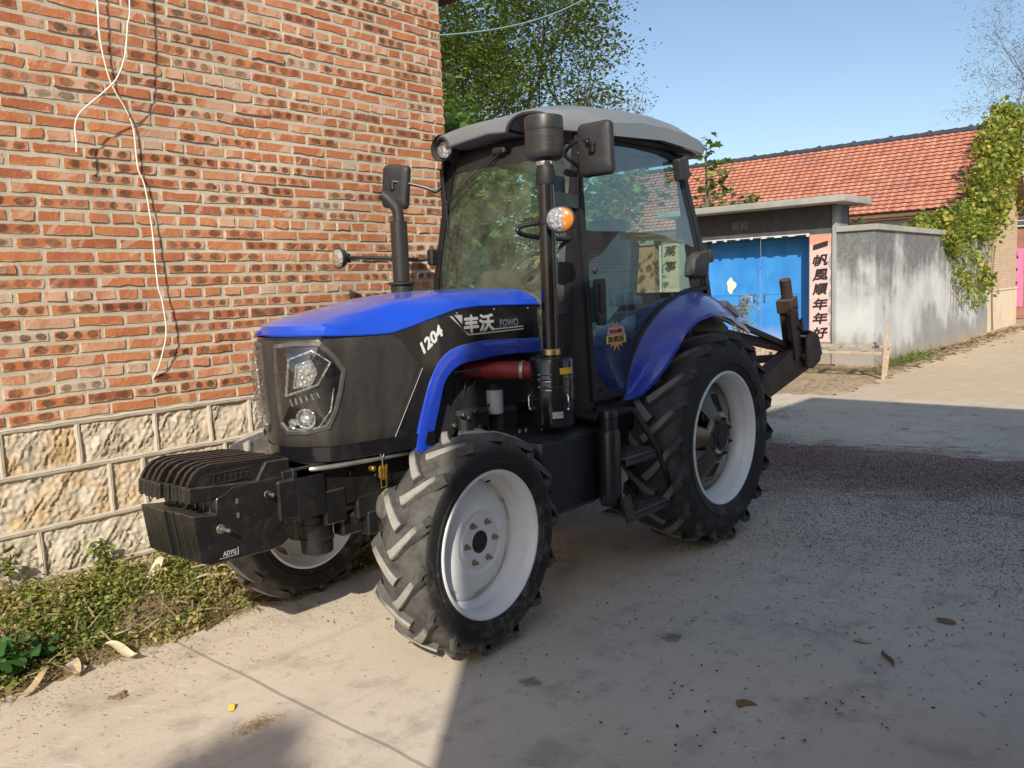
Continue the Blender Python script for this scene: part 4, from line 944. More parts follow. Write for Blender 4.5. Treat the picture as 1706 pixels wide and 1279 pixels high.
# side panels (base sheet round to the nose), z from the sill to the bonnet line
def plan(s):
    """plan outline: s from 0 (rear) to 1 (side/nose corner) to 1.25 (nose centre) -> x, y"""
    if s <= 1: x = lerp(1.16, 2.56, s); return x, HW(x)
    y = lerp(.25, 0, (s - 1) / .25); return 2.56 + push(2.56, y), y
def zlow(x):
    return interp(x, [1.16, 1.41, 1.65, 1.78, 1.91, 1.98, 2.03, 2.08, 2.12, 2.125, 2.9], [1.396, 1.403, 1.407, 1.396, 1.352, 1.275, 1.19, 1.05, .89, .930, .945]) - .012
for sg in (1, -1):
    t = MB(); secs = []
    for i in range(101):
        s = 1.25 * i / 100; x, y = plan(s); z1 = ZB(min(x, 2.56)) - .002; z0 = zlow(x); row = []
        for j in range(9):
            z = lerp(z0, z1, j / 8); k = sstep(1.35, .93, z)
            row.append((x - .02 * k * sstep(2.4, 2.6, x) , sg * (y - .012 * k * min(1, y / .1)), z))
        secs.append(row)
    t.loft(secs); o = P_(t, 'side_panel', M_black, ang=30)
    # blue wheel-arch trim
    ou = [(1.16, 1.392), (1.245, 1.394), (1.408, 1.403), (1.55, 1.407), (1.646, 1.407), (1.781, 1.396), (1.86, 1.378), (1.912, 1.352), (1.955, 1.315), (1.982, 1.275), (2.005, 1.235), (2.025, 1.195), (2.052, 1.12), (2.075, 1.05), (2.10, .96), (2.118, .884)]
    iu = [(1.16, 1.308), (1.25, 1.311), (1.40, 1.316), (1.53, 1.316), (1.64, 1.309), (1.74, 1.303), (1.79, 1.295), (1.835, 1.279), (1.867, 1.258), (1.893, 1.235), (1.913, 1.205), (1.927, 1.165), (1.948, 1.10), (1.966, 1.045), (1.990, .965), (2.012, .892)]
    t = MB(); secs = []
    for (a, b), (c, d) in zip(ou, iu):
        y = HW(a); m_ = (lerp(a, c, .5), lerp(b, d, .5))
        secs.append([(a, sg * (y - .014), b + .002), (a, sg * (y + .004), b), (lerp(a, c, .05), sg * (y + .0075), lerp(b, d, .05)), (m_[0], sg * (y + .009), m_[1]), (lerp(a, c, .93), sg * (y + .0065), lerp(b, d, .93)), (c, sg * (y - .004), d), (c - .006, sg * (y - .06), d - .004)])
    t.loft(secs, caps=True); P_(t, 'wheel_arch_trim', M_blue, ang=40)
for sg in (1, -1):
    for x_ in (1.24, 1.52, 1.80):
        P_(MB().cyl((x_, sg * (HW(x_) - .001), ZB(x_) - .018), (x_, sg * (HW(x_) + .003), ZB(x_) - .018), .006, n=10, bev=.001), 'panel_screw', M_steel)
# grille sheet: punched mesh wrapped round the nose
def mesh_right(z): return interp(z, [.985, 1.307, 1.407, 1.48], [2.222, 2.053, 2.124, 2.195])
for sg in (1, -1):
    t = MB(); secs = []
    for j in range(17):
        z = lerp(.992, 1.480, j / 16); x0 = mesh_right(z); s0 = (x0 - 1.16) / 1.4; row = []
        for i in range(37):
            x, y = plan(lerp(s0, 1.25, i / 36)); zz = min(z, ZB(min(x, 2.56)) - .004) if j == 16 else z; k = sstep(1.35, .93, zz)
            e = 0 if i in (0,) or j in (0, 16) else .007
            row.append((x - .02 * k * sstep(2.4, 2.6, x) + e * sstep(2.45, 2.6, x) * 1.2, sg * (y - .012 * k * min(1, y / .1) + e * (1 - sstep(2.56, 2.62, x))), zz))
        secs.append(row)
    t.loft(secs); P_(t, 'grille', M_mesh, ang=30)
    # bright rim along the rear edge of the grille
    pth = []
    for z in (.992, 1.10, 1.2, 1.307):
        x = mesh_right(z); k = sstep(1.35, .93, z); pth.append((x, sg * (HW(x) - .012 * k + .006), z))
    P_(MB().tube(pth, .0017, 5), 'grille_rim', M_silver)
# headlamps wrapped round the nose corner
def nose_pt(s, z, out=0.):
    x, y = plan(s); k = sstep(1.35, .93, z); x -= .02 * k * sstep(2.4, 2.6, x); y -= .012 * k * min(1, y / .1)
    x2, y2 = plan(min(1.25, s + .01)); x1, y1 = plan(s - .01); d = Vector((x2 - x1, y2 - y1, 0)).normalized(); n_ = Vector((-d.y, d.x, 0)); n_ = -n_ if n_.x < -.2 or n_.y < -.01 else n_
    return Vector((x, y, z)) + n_ * out
HL = [(1.195, 1.452), (1.10, 1.462), (1.005, 1.458), (.970, 1.405), (.938, 1.335), (.953, 1.24), (.975, 1.15), (1.00, 1.085), (1.08, 1.062), (1.165, 1.060), (1.200, 1.10), (1.203, 1.27)]
cen = (1.08, 1.265)
def hl(f, out, dz=0): return [nose_pt(lerp(cen[0], s, f), lerp(cen[1], z, f) + dz, out) for s, z in HL]
def mir(mb, sg):
    if sg < 0: mb.v = [(x, -y, z) for x, y, z in mb.v]; mb.f = [f[::-1] for f in mb.f]
    return mb
M_bezel = PM('lamp_bezel', (.10, .095, .09), .35, .3, .1, 8, dust=.4, side=.3, dustcol=(.34, .29, .25))
M_dark = PM('lamp_inside', (.012, .012, .013), .2, 0, .1, 8, coat=.6)
def clear_mat():
    m, nt, b = newmat('clear_cover'); nt.N.remove(b); tr = nt.n('ShaderNodeBsdfTransparent'); tr.inputs[0].default_value = (.80, .80, .79, 1)
    gl_ = nt.n('ShaderNodeBsdfGlossy'); gl_.inputs['Roughness'].default_value = .03; lw = nt.n('ShaderNodeLayerWeight'); lw.inputs[0].default_value = .5
    mx = nt.n('ShaderNodeMixShader'); nt.put(mx.inputs[0], nt.math('ADD', .11, nt.math('MULTIPLY', nt.math('POWER', lw.outputs['Facing'], 3), .85), clamp=True)); nt.L.new(tr.outputs[0], mx.inputs[1]); nt.L.new(gl_.outputs[0], mx.inputs[2]); nt.L.new(mx.outputs[0], nt.N['Material Output'].inputs[0]); return m
M_clear = clear_mat()
for sg in (1, -1):
    t = MB(); t.loft([hl(1.06, .004), hl(1.045, .017), hl(.965, .019), hl(.91, .006), hl(.90, -.012)], closed=True)
    o = P_(mir(t, sg), 'headlamp', M_bezel, ang=30)
    t = MB(); rings = [hl(f, .012 if f > .8 else .0085) for f in (.92, .6, .3, .02)]; t.loft(rings, closed=True); mir(t, sg).build('reflector', M_dark, o, ang=60)
    t = MB()      # slanted bright frame of the upper lamp and projector below
    big = lambda L: [(lerp(1.075, a, 1.25), lerp(1.255, b, 1.22)) for a, b in L]
    fr = lambda L, r_, out=.02: t.tube([nose_pt(a, b, out) for a, b in L], r_, 6)
    q = [(1.135, 1.235), (1.115, 1.37), (1.04, 1.40), (1.00, 1.355), (1.03, 1.275)]; q = big(q); fr(q + [q[0]], .0065)
    q2 = [(1.105, 1.265), (1.09, 1.35), (1.045, 1.365), (1.03, 1.32), (1.05, 1.275)]; q2 = big(q2); fr(q2 + [q2[0]], .005, .017)
    V = [nose_pt(a, b, .0125) for a, b in q2]; t.add(V, [list(range(5))])
    for i in range(6): fr([(1.135 - i * .022, 1.215 + i * .006), (1.128 - i * .022, 1.185 + i * .007)], .0045, .016)
    c0 = nose_pt(1.075, 1.125, .008); n_ = (nose_pt(1.075, 1.125, .1) - c0).normalized()
    t.lathe([(.044, .0), (.048, .014), (.042, .018), (.034, .008)], c0, n_, 24); t.lathe([(.033, .006), (.024, .022), (.010, .029), (1e-5, .030)], c0, n_, 20)
    c1_ = nose_pt(1.135, 1.105, .008); t.lathe([(.020, .0), (.021, .010), (.012, .014), (1e-5, .015)], c1_, n_, 16)
    fr([(1.16, 1.085), (1.09, 1.075), (1.03, 1.085), (.99, 1.16), (.975, 1.26)], .0035, .016)
    mir(t, sg).build('projector', M_lens, o, ang=40)
    t = MB(); t.loft([hl(.94, .0185), hl(.6, .034), hl(.3, .038), hl(.02, .039)], closed=True); mir(t, sg).build('lens_cover', M_clear, o, ang=60)
# decals on the left panel
def dec(x, z, o=.0018): return (x, HW(x) + o, z)
t = MB(); cx_, cz_ = 1.985, 1.442
put_text(t, '1204', (cx_, HW(cx_) + .0028, cz_), (-.150, .006, .098), (.045, 0, .07), .08, .004, .12, fit=(.165, .062))
t.box((0, 0, 0), (1e-4,) * 3, bev=0) if False else None
sp_ = [o for o in tr_.children if o.name.startswith('side_panel')][0]
t.build('model_number', M_decal, sp_, smooth=False, merge=False)
t = MB()
put_text(t, '丰沃', (1.642, .3545, 1.500), (-1, 0, .002), (0, 0, 1), .1, .0045, 0, fit=(.232, .094))
def quad(a, b, c, d): t.add([dec(*q) for q in (a, b, c, d)], [[0, 1, 2, 3]])
quad((1.857, 1.546), (1.835, 1.546), (1.742, 1.462), (1.752, 1.468)); quad((1.835, 1.546), (1.742, 1.462), (1.716, 1.448), (1.728, 1.441)); quad((1.752, 1.468), (1.742, 1.462), (1.728, 1.441), (1.726, 1.4405))
quad((1.729, 1.4415), (1.720, 1.449), (1.285, 1.4525), (1.285, 1.446)); quad((1.535, 1.459), (1.530, 1.465), (1.287, 1.467), (1.287, 1.461))
quad((1.822, 1.551), (1.765, 1.549), (1.765, 1.520), (1.770, 1.503))
t.build('brand_lettering', M_silver, sp_, smooth=False, merge=False)
t = MB(); put_text(t, 'FOWO', (1.405, .3540, 1.490), (-1, 0, 0), (0, 0, 1), .1, .0028, 0, fit=(.155, .042)); t.build('latin_lettering', PM('grey_blue_decal', (.16, .16, .24), .4, .3, .1, 20), sp_, smooth=False, merge=False)

# ---- front frame, ballast, axle
t = MB()
secs = []
for s in [1.25 - i * .02 for i in range(33)]:
    x, y = plan(s); secs.append([(x - .022, y - .012, .945), (x - .02, y - .006, .985), (x - .018, y + .004, .990), (x - .02, y + .004, .925), (x - .03, y - .012, .915), (x - .06, y - .03, .915)])
t.loft([[(a, b, c) for a, b, c in s_] for s_ in secs]); t2 = [[(a, -b, c) for a, b, c in s_] for s_ in secs]; t.loft(t2)
P_(t, 'lower_skirt', M_black, ang=40)
t = MB()
t.box((2.15, .17, .80), (1.15, .035, .22), bev=.006); t.box((2.15, -.17, .80), (1.15, .035, .22), bev=.006)
t.box((2.64, 0, .80), (.16, .42, .24), bev=.012, seg=2); t.box((2.30, 0, .70), (.5, .30, .06), bev=.006); t.box((1.62, 0, .86), (.5, .38, .3), bev=.02)
t.box((2.50, .185, .70), (.12, .03, .16), bev=.006); t.box((2.30, .17, .66), (.14, .04, .12), bev=.01); t.box((2.6, 0, .895), (.26, .42, .05), bev=.006)
t.cyl((2.40, .188, .84), (2.40, .20, .84), .012, n=6); t.cyl((2.56, .188, .84), (2.56, .20, .84), .012, n=6); t.cyl((2.25, .188, .80), (2.25, .2, .80), .012, n=6)
P_(t, 'front_frame', M_blackm)
t = MB().tube(smooth_path([(2.66, .14, .903), (2.62, .215, .902), (2.45, .262, .900), (2.25, .28, .897), (2.05, .285, .893)]), .011, 8)
P_(t, 'front_rail', M_steel)
t = MB(); t.box((2.70, 0, .80), (.16, .40, .24), bev=.008); t.cyl((2.855, -.235, .834), (2.855, .235, .834), .014, n=14); t.box((2.76, .16, .79), (.10, .10, .18), bev=.01)
P_(t, 'ballast_bracket', M_blackm)
low = [(2.735, .632), (2.80, .592), (2.86, .585), (3.138, .596), (3.182, .615), (3.205, .815), (3.10, .800), (3.095, .862), (3.085, .872), (3.06, .875), (3.02, .90), (2.75, .90), (2.73, .86)]
def upp(s): return [(2.74, .86), (3.10, .86), (3.212, .862), (3.210, .915), (3.200, .945), (3.178, .978), (3.148, .999), (3.10, 1.008), (2.82, .990), (2.738, .975)]
upin = [(2.95, .905), (3.16, .925), (3.13, .975), (3.09, .985), (2.86, .972), (2.885, .925), (2.915, .907)]
for i in range(8):
    yc = .172 - i * .049 - (.012 if i > 2 else 0); dx = (-.000 if i < 4 else .012) + random.uniform(-.004, .004)
    t = MB(); t.prism([(x + dx, z) for x, z in low], yc - .0243, yc + .0243, bev=.004)
    # upper half: thin web with a raised rim, so that a gap shows between the plates
    t.prism([(x + dx, z) for x, z in upp(1)], yc - .0235, yc + .0185, bev=.004) if False else None
    web = [(x + dx, z) for x, z in upp(1)]
    t.prism(web, yc - .005, yc + .005, bev=.002)
    rim_ = web[2:]; cx_, cz_ = 2.97 + dx, .925
    secs = []
    for x, z in [(3.212 + dx, .862)] + rim_[1:] + [(2.735 + dx, .90)]:
        ix, iz = x + (cx_ - x) * .10 * (1 if x > 3.1 else .1), z + (cz_ - z) * .22
        secs.append([(x, yc - .0095, z), (x, yc + .0095, z), (ix, yc + .0095, iz), (ix, yc - .0095, iz)])
    t.loft(secs, closed=True, caps=True)
    t.prism([(2.735 + dx, .86), (3.212 + dx, .866), (3.207 + dx, .93), (2.9 + dx, .90), (2.85 + dx, .975), (2.735 + dx, .97)], yc - .0225, yc + .0225, bev=.004)
    o = P_(t, 'ballast_plate', M_iron, ang=32)
    if i == 0:
        M_dsteel = PM('dusty_bolt', (.20, .18, .155), .45, .6, .3, 30, dust=.3)
        MB().cyl((3.082, yc + .02, .736), (3.082, yc + .028, .736), .020, n=20, bev=.002).cyl((3.082, yc + .02, .736), (3.077, yc + .085, .736), .0085, n=12).build('tie_bolt', M_dsteel, o)
        MB().cyl((2.855, yc + .02, .834), (2.85, yc + .065, .834), .0095, n=12).cyl((2.855, yc + .02, .834), (2.855, yc + .030, .834), .017, n=6).build('tie_bolt', M_dsteel, o)
        for zz in (.836, .775): MB().box((3.0, yc + .026, zz), (.012, .006, .022), bev=.001).build('weight_mark', M_dsteel, o)
        t = MB().prism([(2.79, .66), (2.87, .66), (2.885, .70), (2.86, .735), (2.80, .72)], yc + .0245, yc + .0262); t.build('casting_recess', M_dark, o)
        t = MB(); 
        for k in range(7):
            xx = 3.085 - k * .025; t.box((xx, yc + .008, .944 - .002 * k), (.008, .006, .032), bev=.001)
        t.box((3.01, yc + .008, .963), (.18, .006, .006), bev=.001); t.box((3.01, yc + .008, .922), (.18, .006, .006), bev=.001)
        t.build('handle_ribs', M_iron, o)
        t = MB(); put_text(t, 'ADYG', (3.052, yc + .0262, .6285), (-1, 0, -.02), (0, 0, 1), .03, .0008, .1, fit=(.062, .021)); t.box((3.055, yc + .0252, .612), (.085, .003, .002), bev=0); t.box((3.012, yc + .0252, .628), (.002, .003, .03), bev=0)
        t.build('cast_lettering', M_silver, o, smooth=False, merge=False)
t = MB()
t.tube([(2.10, .62, .52), (2.12, .40, .60), (2.14, .2, .62), (2.14, -.2, .60), (2.12, -.40, .57), (2.10, -.62, .49)], [.075, .07, .085, .085, .07, .075], 14)
t.ball((2.12, 0, .61), (.17, .19, .16), 18); t.cyl((2.1, .60, .40), (2.1, .60, .64), .055, .05, 16); t.cyl((2.1, -.60, .37), (2.1, -.60, .61), .055, .05, 16)
t.cyl((2.28, .53, .69), (2.46, .47, .735), .05, .062, 16, .01); t.box((2.36, .50, .665), (.16, .10, .09), bev=.02)
P_(t, 'front_axle', M_cast, ang=45)
t = MB().tube(smooth_path([(2.16, .60, .60), (2.24, .565, .70), (2.33, .53, .77), (2.41, .485, .795), (2.435, .47, .775), (2.43, .47, .75)]), .0125, 8); t.ball((2.43, .47, .745), .016, 10); t.tube([(2.16, .60, .62), (2.2, .62, .70)], .02, 8)
P_(t, 'steering_rod', PM('dusty_steel', (.42, .40, .36), .6, .4, .2, 12, dust=.6))
t = MB().cyl((2.52, .06, .46), (2.52, .06, .66), .075, .08, 20, .01); t.lathe([(.083, .0), (.083, .012), (.07, .014)], (2.52, .06, .60), n=20); t.lathe([(.083, .0), (.083, .012), (.07, .014)], (2.52, .06, .53), n=20)
t.cyl((2.50, -.10, .50), (2.50, -.10, .68), .055, n=16); t.box((2.36, .12, .58), (.16, .08, .10), bev=.01); t.box((2.28, .16, .57), (.07, .07, .12), bev=.008)
P_(t, 'axle_pivot', M_blackm)
t = MB(); lx, ly = 2.292, .292
t.box((lx, ly, .958), (.03, .012, .03), bev=.003, mi=1)
t.tube([(lx - .022, ly + .006, .945), (lx + .022, ly + .006, .945), (lx + .004, ly + .008, .905), (lx - .004, ly + .008, .905), (lx - .022, ly + .006, .945)], .0032, 6, mi=1); t.tube([(lx, ly + .008, .905), (lx + .003, ly + .008, .85)], .0034, 6, mi=1)
for dx in (-.02, .0, .02): t.tube([(lx + dx, ly + .012, .87), (lx + dx * .7 + .004, ly + .014, .80)], .005, 6)
t.box((lx + .004, ly + .010, .835), (.05, .008, .05), bev=.002); t.tube([(lx - .014, ly + .012, .80), (lx - .012, ly + .012, .762), (lx + .018, ly + .012, .762), (lx + .02, ly + .012, .80)], .0035, 6); t.cyl((lx + .055, ly - .02, .86), (lx + .055, ly + .012, .86), .013, n=8)
P_(t, 'bonnet_latch', [M_brass, M_steel])

# ---- engine bay
t = MB(); t.box((1.58, 0, 1.02), (.85, .44, .52), bev=.03, seg=2); t.box((1.62, .0, 1.28), (.7, .34, .14), bev=.03); t.box((1.35, .24, .92), (.16, .10, .2), bev=.02); t.cyl((1.85, .2, 1.0), (1.85, .27, 1.0), .10, n=24); t.box((1.62, .25, .98), (.22, .09, .12), bev=.02)
t.box((1.55, 0, .72), (1.0, .36, .3), bev=.02); t.box((2.0, 0, 1.15), (.06, .5, .62), bev=.01)
P_(t, 'engine', M_engine)
t = MB()
for i in range(4):
    x = 1.78 - i * .07; t.tube(smooth_path([(x, .215, 1.10), (x + .01, .235, 1.15), (x, .24, 1.19), (x - .03, .24, 1.205), (x - .08, .23, 1.205), (x - .10, .21, 1.18)], 5), .003, 6)
t.tube(smooth_path([(1.9, .22, .95), (1.8, .25, .99), (1.7, .24, 1.03), (1.55, .25, 1.02), (1.45, .25, 1.06)], 6), .006, 6); t.tube(smooth_path([(1.75, .27, .92), (1.66, .29, .98), (1.58, .28, .96)], 6), .006, 6)
t.tube([(1.76, .27, 1.252), (1.53, .30, 1.250)], .0055, 6); t.ball((1.53, .30, 1.25), .009, 8)
for p in ((1.74, .29, 1.03), (1.70, .29, 1.01), (1.79, .27, .98), (1.66, .30, 1.04), (1.62, .29, .95)): t.cyl(p, (p[0], p[1] + .025, p[2]), .014, n=6)
P_(t, 'fuel_lines', PM('dark_steel', (.12, .115, .11), .45, .7, .3, 20))
t = MB().cyl((1.43, .25, .99), (1.43, .25, 1.125), .047, n=24, bev=.006); o = P_(t, 'oil_filter', PM('white_filter', (.55, .60, .66), .4, 0, .08, 10)); MB().cyl((1.43, .25, 1.125), (1.43, .25, 1.16), .05, n=20).build('filter_head', M_engine, o)
t = MB().tube(smooth_path([(1.62, .20, 1.25), (1.55, .27, 1.245), (1.46, .36, 1.238), (1.38, .52, 1.235)], 6), [.045] * 7 + [.048] * 12, 18) ; o = P_(t, 'intake_hose', M_red)
MB().lathe([(.051, 0), (.053, .006), (.053, .016), (.051, .022)], (1.42, .44, 1.236), (-.35, .93, 0), 20).build('hose_clamp', M_steel, o)
t = MB(); t.tube(smooth_path([(1.46, .45, .92), (1.52, .46, .80), (1.56, .44, .70)], 5), .006, 6); t.tube(smooth_path([(1.42, .46, .92), (1.48, .47, .80), (1.53, .45, .70)], 5), .006, 6); t.tube(smooth_path([(1.33, .5, .92), (1.42, .5, .82), (1.5, .46, .68)], 5), .004, 6)
P_(t, 'drain_pipes', M_steel)

# ---- air cleaner with pre-cleaner on its stack
ax_, ay_ = 1.385, .620
t = MB().lathe([(1e-5, .945), (.10, .945), (.112, .955), (.117, .98), (.117, 1.085), (.121, 1.088), (.121, 1.098), (.117, 1.10), (.117, 1.29), (.112, 1.303), (.10, 1.309), (1e-5, 1.31)], (ax_, ay_, 0), n=40)
for zz in (1.16, 1.20, 1.225): t.lathe([(.117, -.004), (.1185, 0), (.117, .004)], (ax_, ay_, zz), n=40)
t.box((ax_ - .10, ay_ - .06, 1.12), (.07, .06, .36), bev=.01)
o = P_(t, 'air_cleaner', M_black)
for a in (R(-28), R(75), R(160)):
    c = Vector((ax_ + .121 * math.cos(a), ay_ + .121 * math.sin(a), 1.09)); d = Vector((math.cos(a), math.sin(a), 0))
    q = MB().tube([c + d * .004 + Vector((0, 0, .03)), c + d * .014 + Vector((0, 0, .02)), c + d * .014 - Vector((0, 0, .03)), c + d * .002 - Vector((0, 0, .05))], .004, 6); q.ball(c + d * .01 - Vector((0, 0, .045)), .008, 8); q.build('clip', M_chrome, o)
for zz in (1.19, 1.145): MB().tube([(ax_ + .112, ay_ + .045, zz), (ax_ + .102, ay_ + .075, zz)], .006, 8).build('strap_bolt', M_chrome, o)
def curved_label(r0, a0, a1, z0, z1):
    q = MB(); n_ = 8; q.loft([[(ax_ + r0 * math.cos(lerp(a0, a1, i / n_)), ay_ + r0 * math.sin(lerp(a0, a1, i / n_)), z) for z in (z0, z1)] for i in range(n_ + 1)]); return q
curved_label(.1182, R(42), R(95), 1.222, 1.252).build('warning_label', M_yellow, o) if False else None
# (camera-facing side of the canister is about +20..+70 degrees)
curved_label(.1186, R(58), R(100), 1.226, 1.258).build('warning_label', M_yellow, o)
curved_label(.1186, R(36), R(64), 1.00, 1.034).build('plate_label', PM('grey_label', (.42, .42, .42), .4, 0, .5, 60), o)
t = MB().cyl((ax_, ay_, 1.31), (ax_, ay_, 2.20), .043, n=28, bev=.002); t.lathe([(.047, 0), (.049, .01), (.047, .03)], (ax_, ay_, 1.99), n=24); o = P_(t, 'intake_stack', M_black)
MB().lathe([(.047, 0), (.050, .004), (.050, .030), (.047, .034)], (ax_, ay_, 1.318), n=28).build('stack_clamp', PM('gold_clamp', (.60, .48, .22), .3, .9, .1, 20), o)
t = MB().lathe([(.046, 2.19), (.049, 2.20), (.049, 2.26), (.044, 2.27), (.042, 2.30), (.040, 2.345)], (ax_, ay_, 0), n=28); t.build('rubber_sleeve', M_rubber, o)
MB().lathe([(.0445, 2.285), (.048, 2.29), (.048, 2.312), (.0445, 2.317)], (ax_, ay_, 0), n=28).build('hose_clamp', M_chrome, o)
M_pre = PM('precleaner_plastic', (.030, .029, .028), .38, 0, .15, 10, dust=.25, side=.05)
t = MB().lathe([(.045, 2.318), (.075, 2.315), (.088, 2.322), (.096, 2.335), (.0985, 2.345), (.0985, 2.452), (.0955, 2.455), (.0955, 2.460), (.099, 2.463), (.099, 2.515), (.096, 2.525), (.09, 2.529), (.06, 2.534), (1e-5, 2.536)], (ax_, ay_, 0), n=56)
for i in range(18): t.lathe([(.0985, -.002), (.0992, 0), (.0985, .002)], (ax_, ay_, 2.352 + i * .0063), n=56)
P_(t, 'pre_cleaner', M_pre, ang=30)

# ---- exhaust on the far side
ex, ey = 1.44, -.45
t = MB().cyl((ex, ey, 1.50), (ex, ey, 1.715), .066, n=28, bev=.004); t.cyl((ex, ey, 1.715), (ex, ey, 1.735), .082, n=28, bev=.006); t.cyl((ex, ey, 1.735), (ex, ey, 2.09), .050, n=28, bev=.004)
def perf_mat():
    m, nt, b = newmat('perforated_shield'); co = nt.coord('Object'); x, y, z = nt.sep(co)
    a = nt.math('ARCTAN2', nt.math('SUBTRACT', y, ey), nt.math('SUBTRACT', x, ex)); v = nt.n('ShaderNodeTexVoronoi', feature='F1'); v.inputs['Randomness'].default_value = 0; v.inputs['Scale'].default_value = 1
    nt.L.new(nt.comb(nt.math('MULTIPLY', a, 4.8), nt.math('MULTIPLY', z, 95), 0.), v.inputs['Vector']); h = nt.smooth(v.outputs['Distance'], .36, .26)
    nt.put(b.inputs['Base Color'], nt.mix(h, (.035, .034, .032), (.004, .004, .004))); b.inputs['Roughness'].default_value = .38; nt.put(b.inputs['Normal'], nt.bump(h, -.5, .004)); return m
o = P_(t, 'exhaust', perf_mat())
t = MB().tube(smooth_path([(ex, ey, 2.04), (ex, ey, 2.12), (ex + .006, ey - .006, 2.165), (ex + .032, ey - .036, 2.215), (ex + .058, ey - .066, 2.25)], 6), .033, 20, cap=False); t.tube(smooth_path([(ex, ey, 2.04), (ex, ey, 2.12), (ex + .006, ey - .006, 2.165), (ex + .032, ey - .036, 2.215), (ex + .058, ey - .066, 2.249)], 6), .028, 16, cap=False)
t.build('tail_pipe', M_plast, o)

# ---- cab
def ys(z): return .598 - .052 * (z - 1)
def xl(z): return interp(z, [.95, 1.3, 1.7, 2.1, 2.48], [1.135, 1.118, 1.088, 1.015, .918])
def wl_(z): return interp(z, [.95, 1.7, 2.48], [.535, .522, .482])
door_pts = [(.985, 1.03), (.968, 2.485), (.70, 2.505), (.40, 2.512), (.125, 2.500), (-.10, 2.462), (-.158, 2.36), (-.21, 2.214), (-.262, 2.08), (-.309, 1.943), (-.35, 1.80), (-.385, 1.66), (-.36, 1.612), (-.20, 1.595), (.02, 1.542), (.12, 1.513), (.21, 1.473), (.31, 1.42), (.392, 1.360), (.465, 1.297), (.525, 1.232), (.575, 1.16), (.61, 1.09), (.632, 1.03)]
def inset(poly, d):
    c = Vector((sum(p[0] for p in poly) / len(poly), sum(p[1] for p in poly) / len(poly))); out = []; n = len(poly)
    for i in range(n):
        a, b, e = Vector(poly[i - 1]), Vector(poly[i]), Vector(poly[(i + 1) % n])
        n1 = Vector(((b - a).y, -(b - a).x)).normalized(); n2 = Vector(((e - b).y, -(e - b).x)).normalized(); m_ = (n1 + n2); m_ = m_ / max(.5, m_.length_squared) * 2
        s = 1 if (c - b).dot(m_) > 0 else -1
        # polygon runs clockwise seen from +y, keep one consistent inward side
        q = b + m_ * d; q2 = b - m_ * d
        out.append(q2 if INS < 0 else q)
    return out
INS = 1
def area(p): return sum(p[i - 1][0] * p[i][1] - p[i][0] * p[i - 1][1] for i in range(len(p)))
if abs(area(inset(door_pts, .03))) > abs(area(door_pts)): INS = -1
M_sticker = [PM('sticker_yellow', (.80, .62, .05), .5, 0, .05, 20), PM('sticker_orange', (.78, .30, .10), .5, 0, .05, 20), PM('sticker_pink', (.75, .35, .35), .5, 0, .05, 20), PM('sticker_ink', (.12, .03, .05), .5)]
for sg in (1, -1):
    Y = lambda z, o=0.: sg * (ys(z) + o)
    fr = MB(); i0, i1, i2 = inset(door_pts, -.012), inset(door_pts, .004), inset(door_pts, .030)
    fr.loft([[(x, Y(z, -.012), z) for x, z in i0], [(x, Y(z, .008), z) for x, z in i0], [(x, Y(z, .010), z) for x, z in i1], [(x, Y(z, .004), z) for x, z in i2], [(x, Y(z, -.014), z) for x, z in i2]], closed=True)
    d = P_(fr, 'door', M_rubber, ang=40)
    gp = inset(door_pts, .024); q = MB().add([(x, Y(z, .001), z) for x, z in gp], [list(range(len(gp)))]); q.build('door_glass', M_dglass, d, smooth=False)
    q = MB().box((.898, Y(1.59, .030), 1.595), (.088, .030, .225), bev=.014, seg=3); q.box((.898, Y(1.59, .050), 1.60), (.05, .022, .16), bev=.009, seg=2); q.cyl((.895, Y(1.755, .0), 1.755), (.895, Y(1.755, .02), 1.755), .020, n=20, bev=.006); q.box((.898, Y(1.47, .034), 1.475), (.07, .03, .06), bev=.01, seg=2)
    q.build('door_handle', M_plast, d)
    if sg > 0:
        q = MB(); cx_, cz_ = .722, 1.372; rr_ = [.115 if i % 2 else .070 for i in range(24)]
        q.add([(cx_ - r_ * .82 * math.cos(i * math.pi / 12), ys(cz_ + r_ * math.sin(i * math.pi / 12)) + .0032, cz_ + r_ * .8 * math.sin(i * math.pi / 12)) for i, r_ in enumerate(rr_)], [list(range(24))], 1)
        q.add([(cx_ + a, ys(cz_ + b) + .0045, cz_ + b) for a, b in ((.10, -.042), (-.105, -.042), (-.105, .005), (.10, .005))], [[0, 1, 2, 3]], 0)
        q.add([(cx_ + a, ys(cz_ + b) + .0045, cz_ + b) for a, b in ((.09, .008), (-.10, .008), (-.09, .052), (.075, .052))], [[0, 1, 2, 3]], 2)
        put_text(q, '旗舰版', (cx_, ys(cz_) + .0058, cz_ - .018), (-1, 0, 0), (0, -.052, 1), .05, .0018, 0, fit=(.17, .038), mi=3)
        put_text(q, '2024款', (cx_, ys(cz_) + .0052, cz_ + .03), (-1, 0, 0), (0, -.052, 1), .05, .001, 0, fit=(.14, .028), mi=3)
        q.build('sticker', M_sticker, d, smooth=False, merge=False)
    # rear hinges / lamp housings on the pillar
    q = MB().box((-.115, Y(2.39, .035), 2.395), (.125, .06, .14), rot=(0, R(12), 0), bev=.03, seg=3); q.box((-.145, Y(2.4, .03), 2.45), (.05, .05, .05), bev=.01); P_(q, 'pillar_bracket', M_plast)
    q = MB().prism([(-.125, 1.70), (-.15, 1.82), (-.24, 1.865), (-.35, 1.87), (-.36, 1.80), (-.33, 1.69)], Y(1.78, .0), Y(1.78, .075), bev=.012); q.box((-.375, Y(1.8, .05), 1.835), (.05, .07, .085), bev=.012, seg=2); P_(q, 'pillar_lamp', M_plast)
fr = MB()
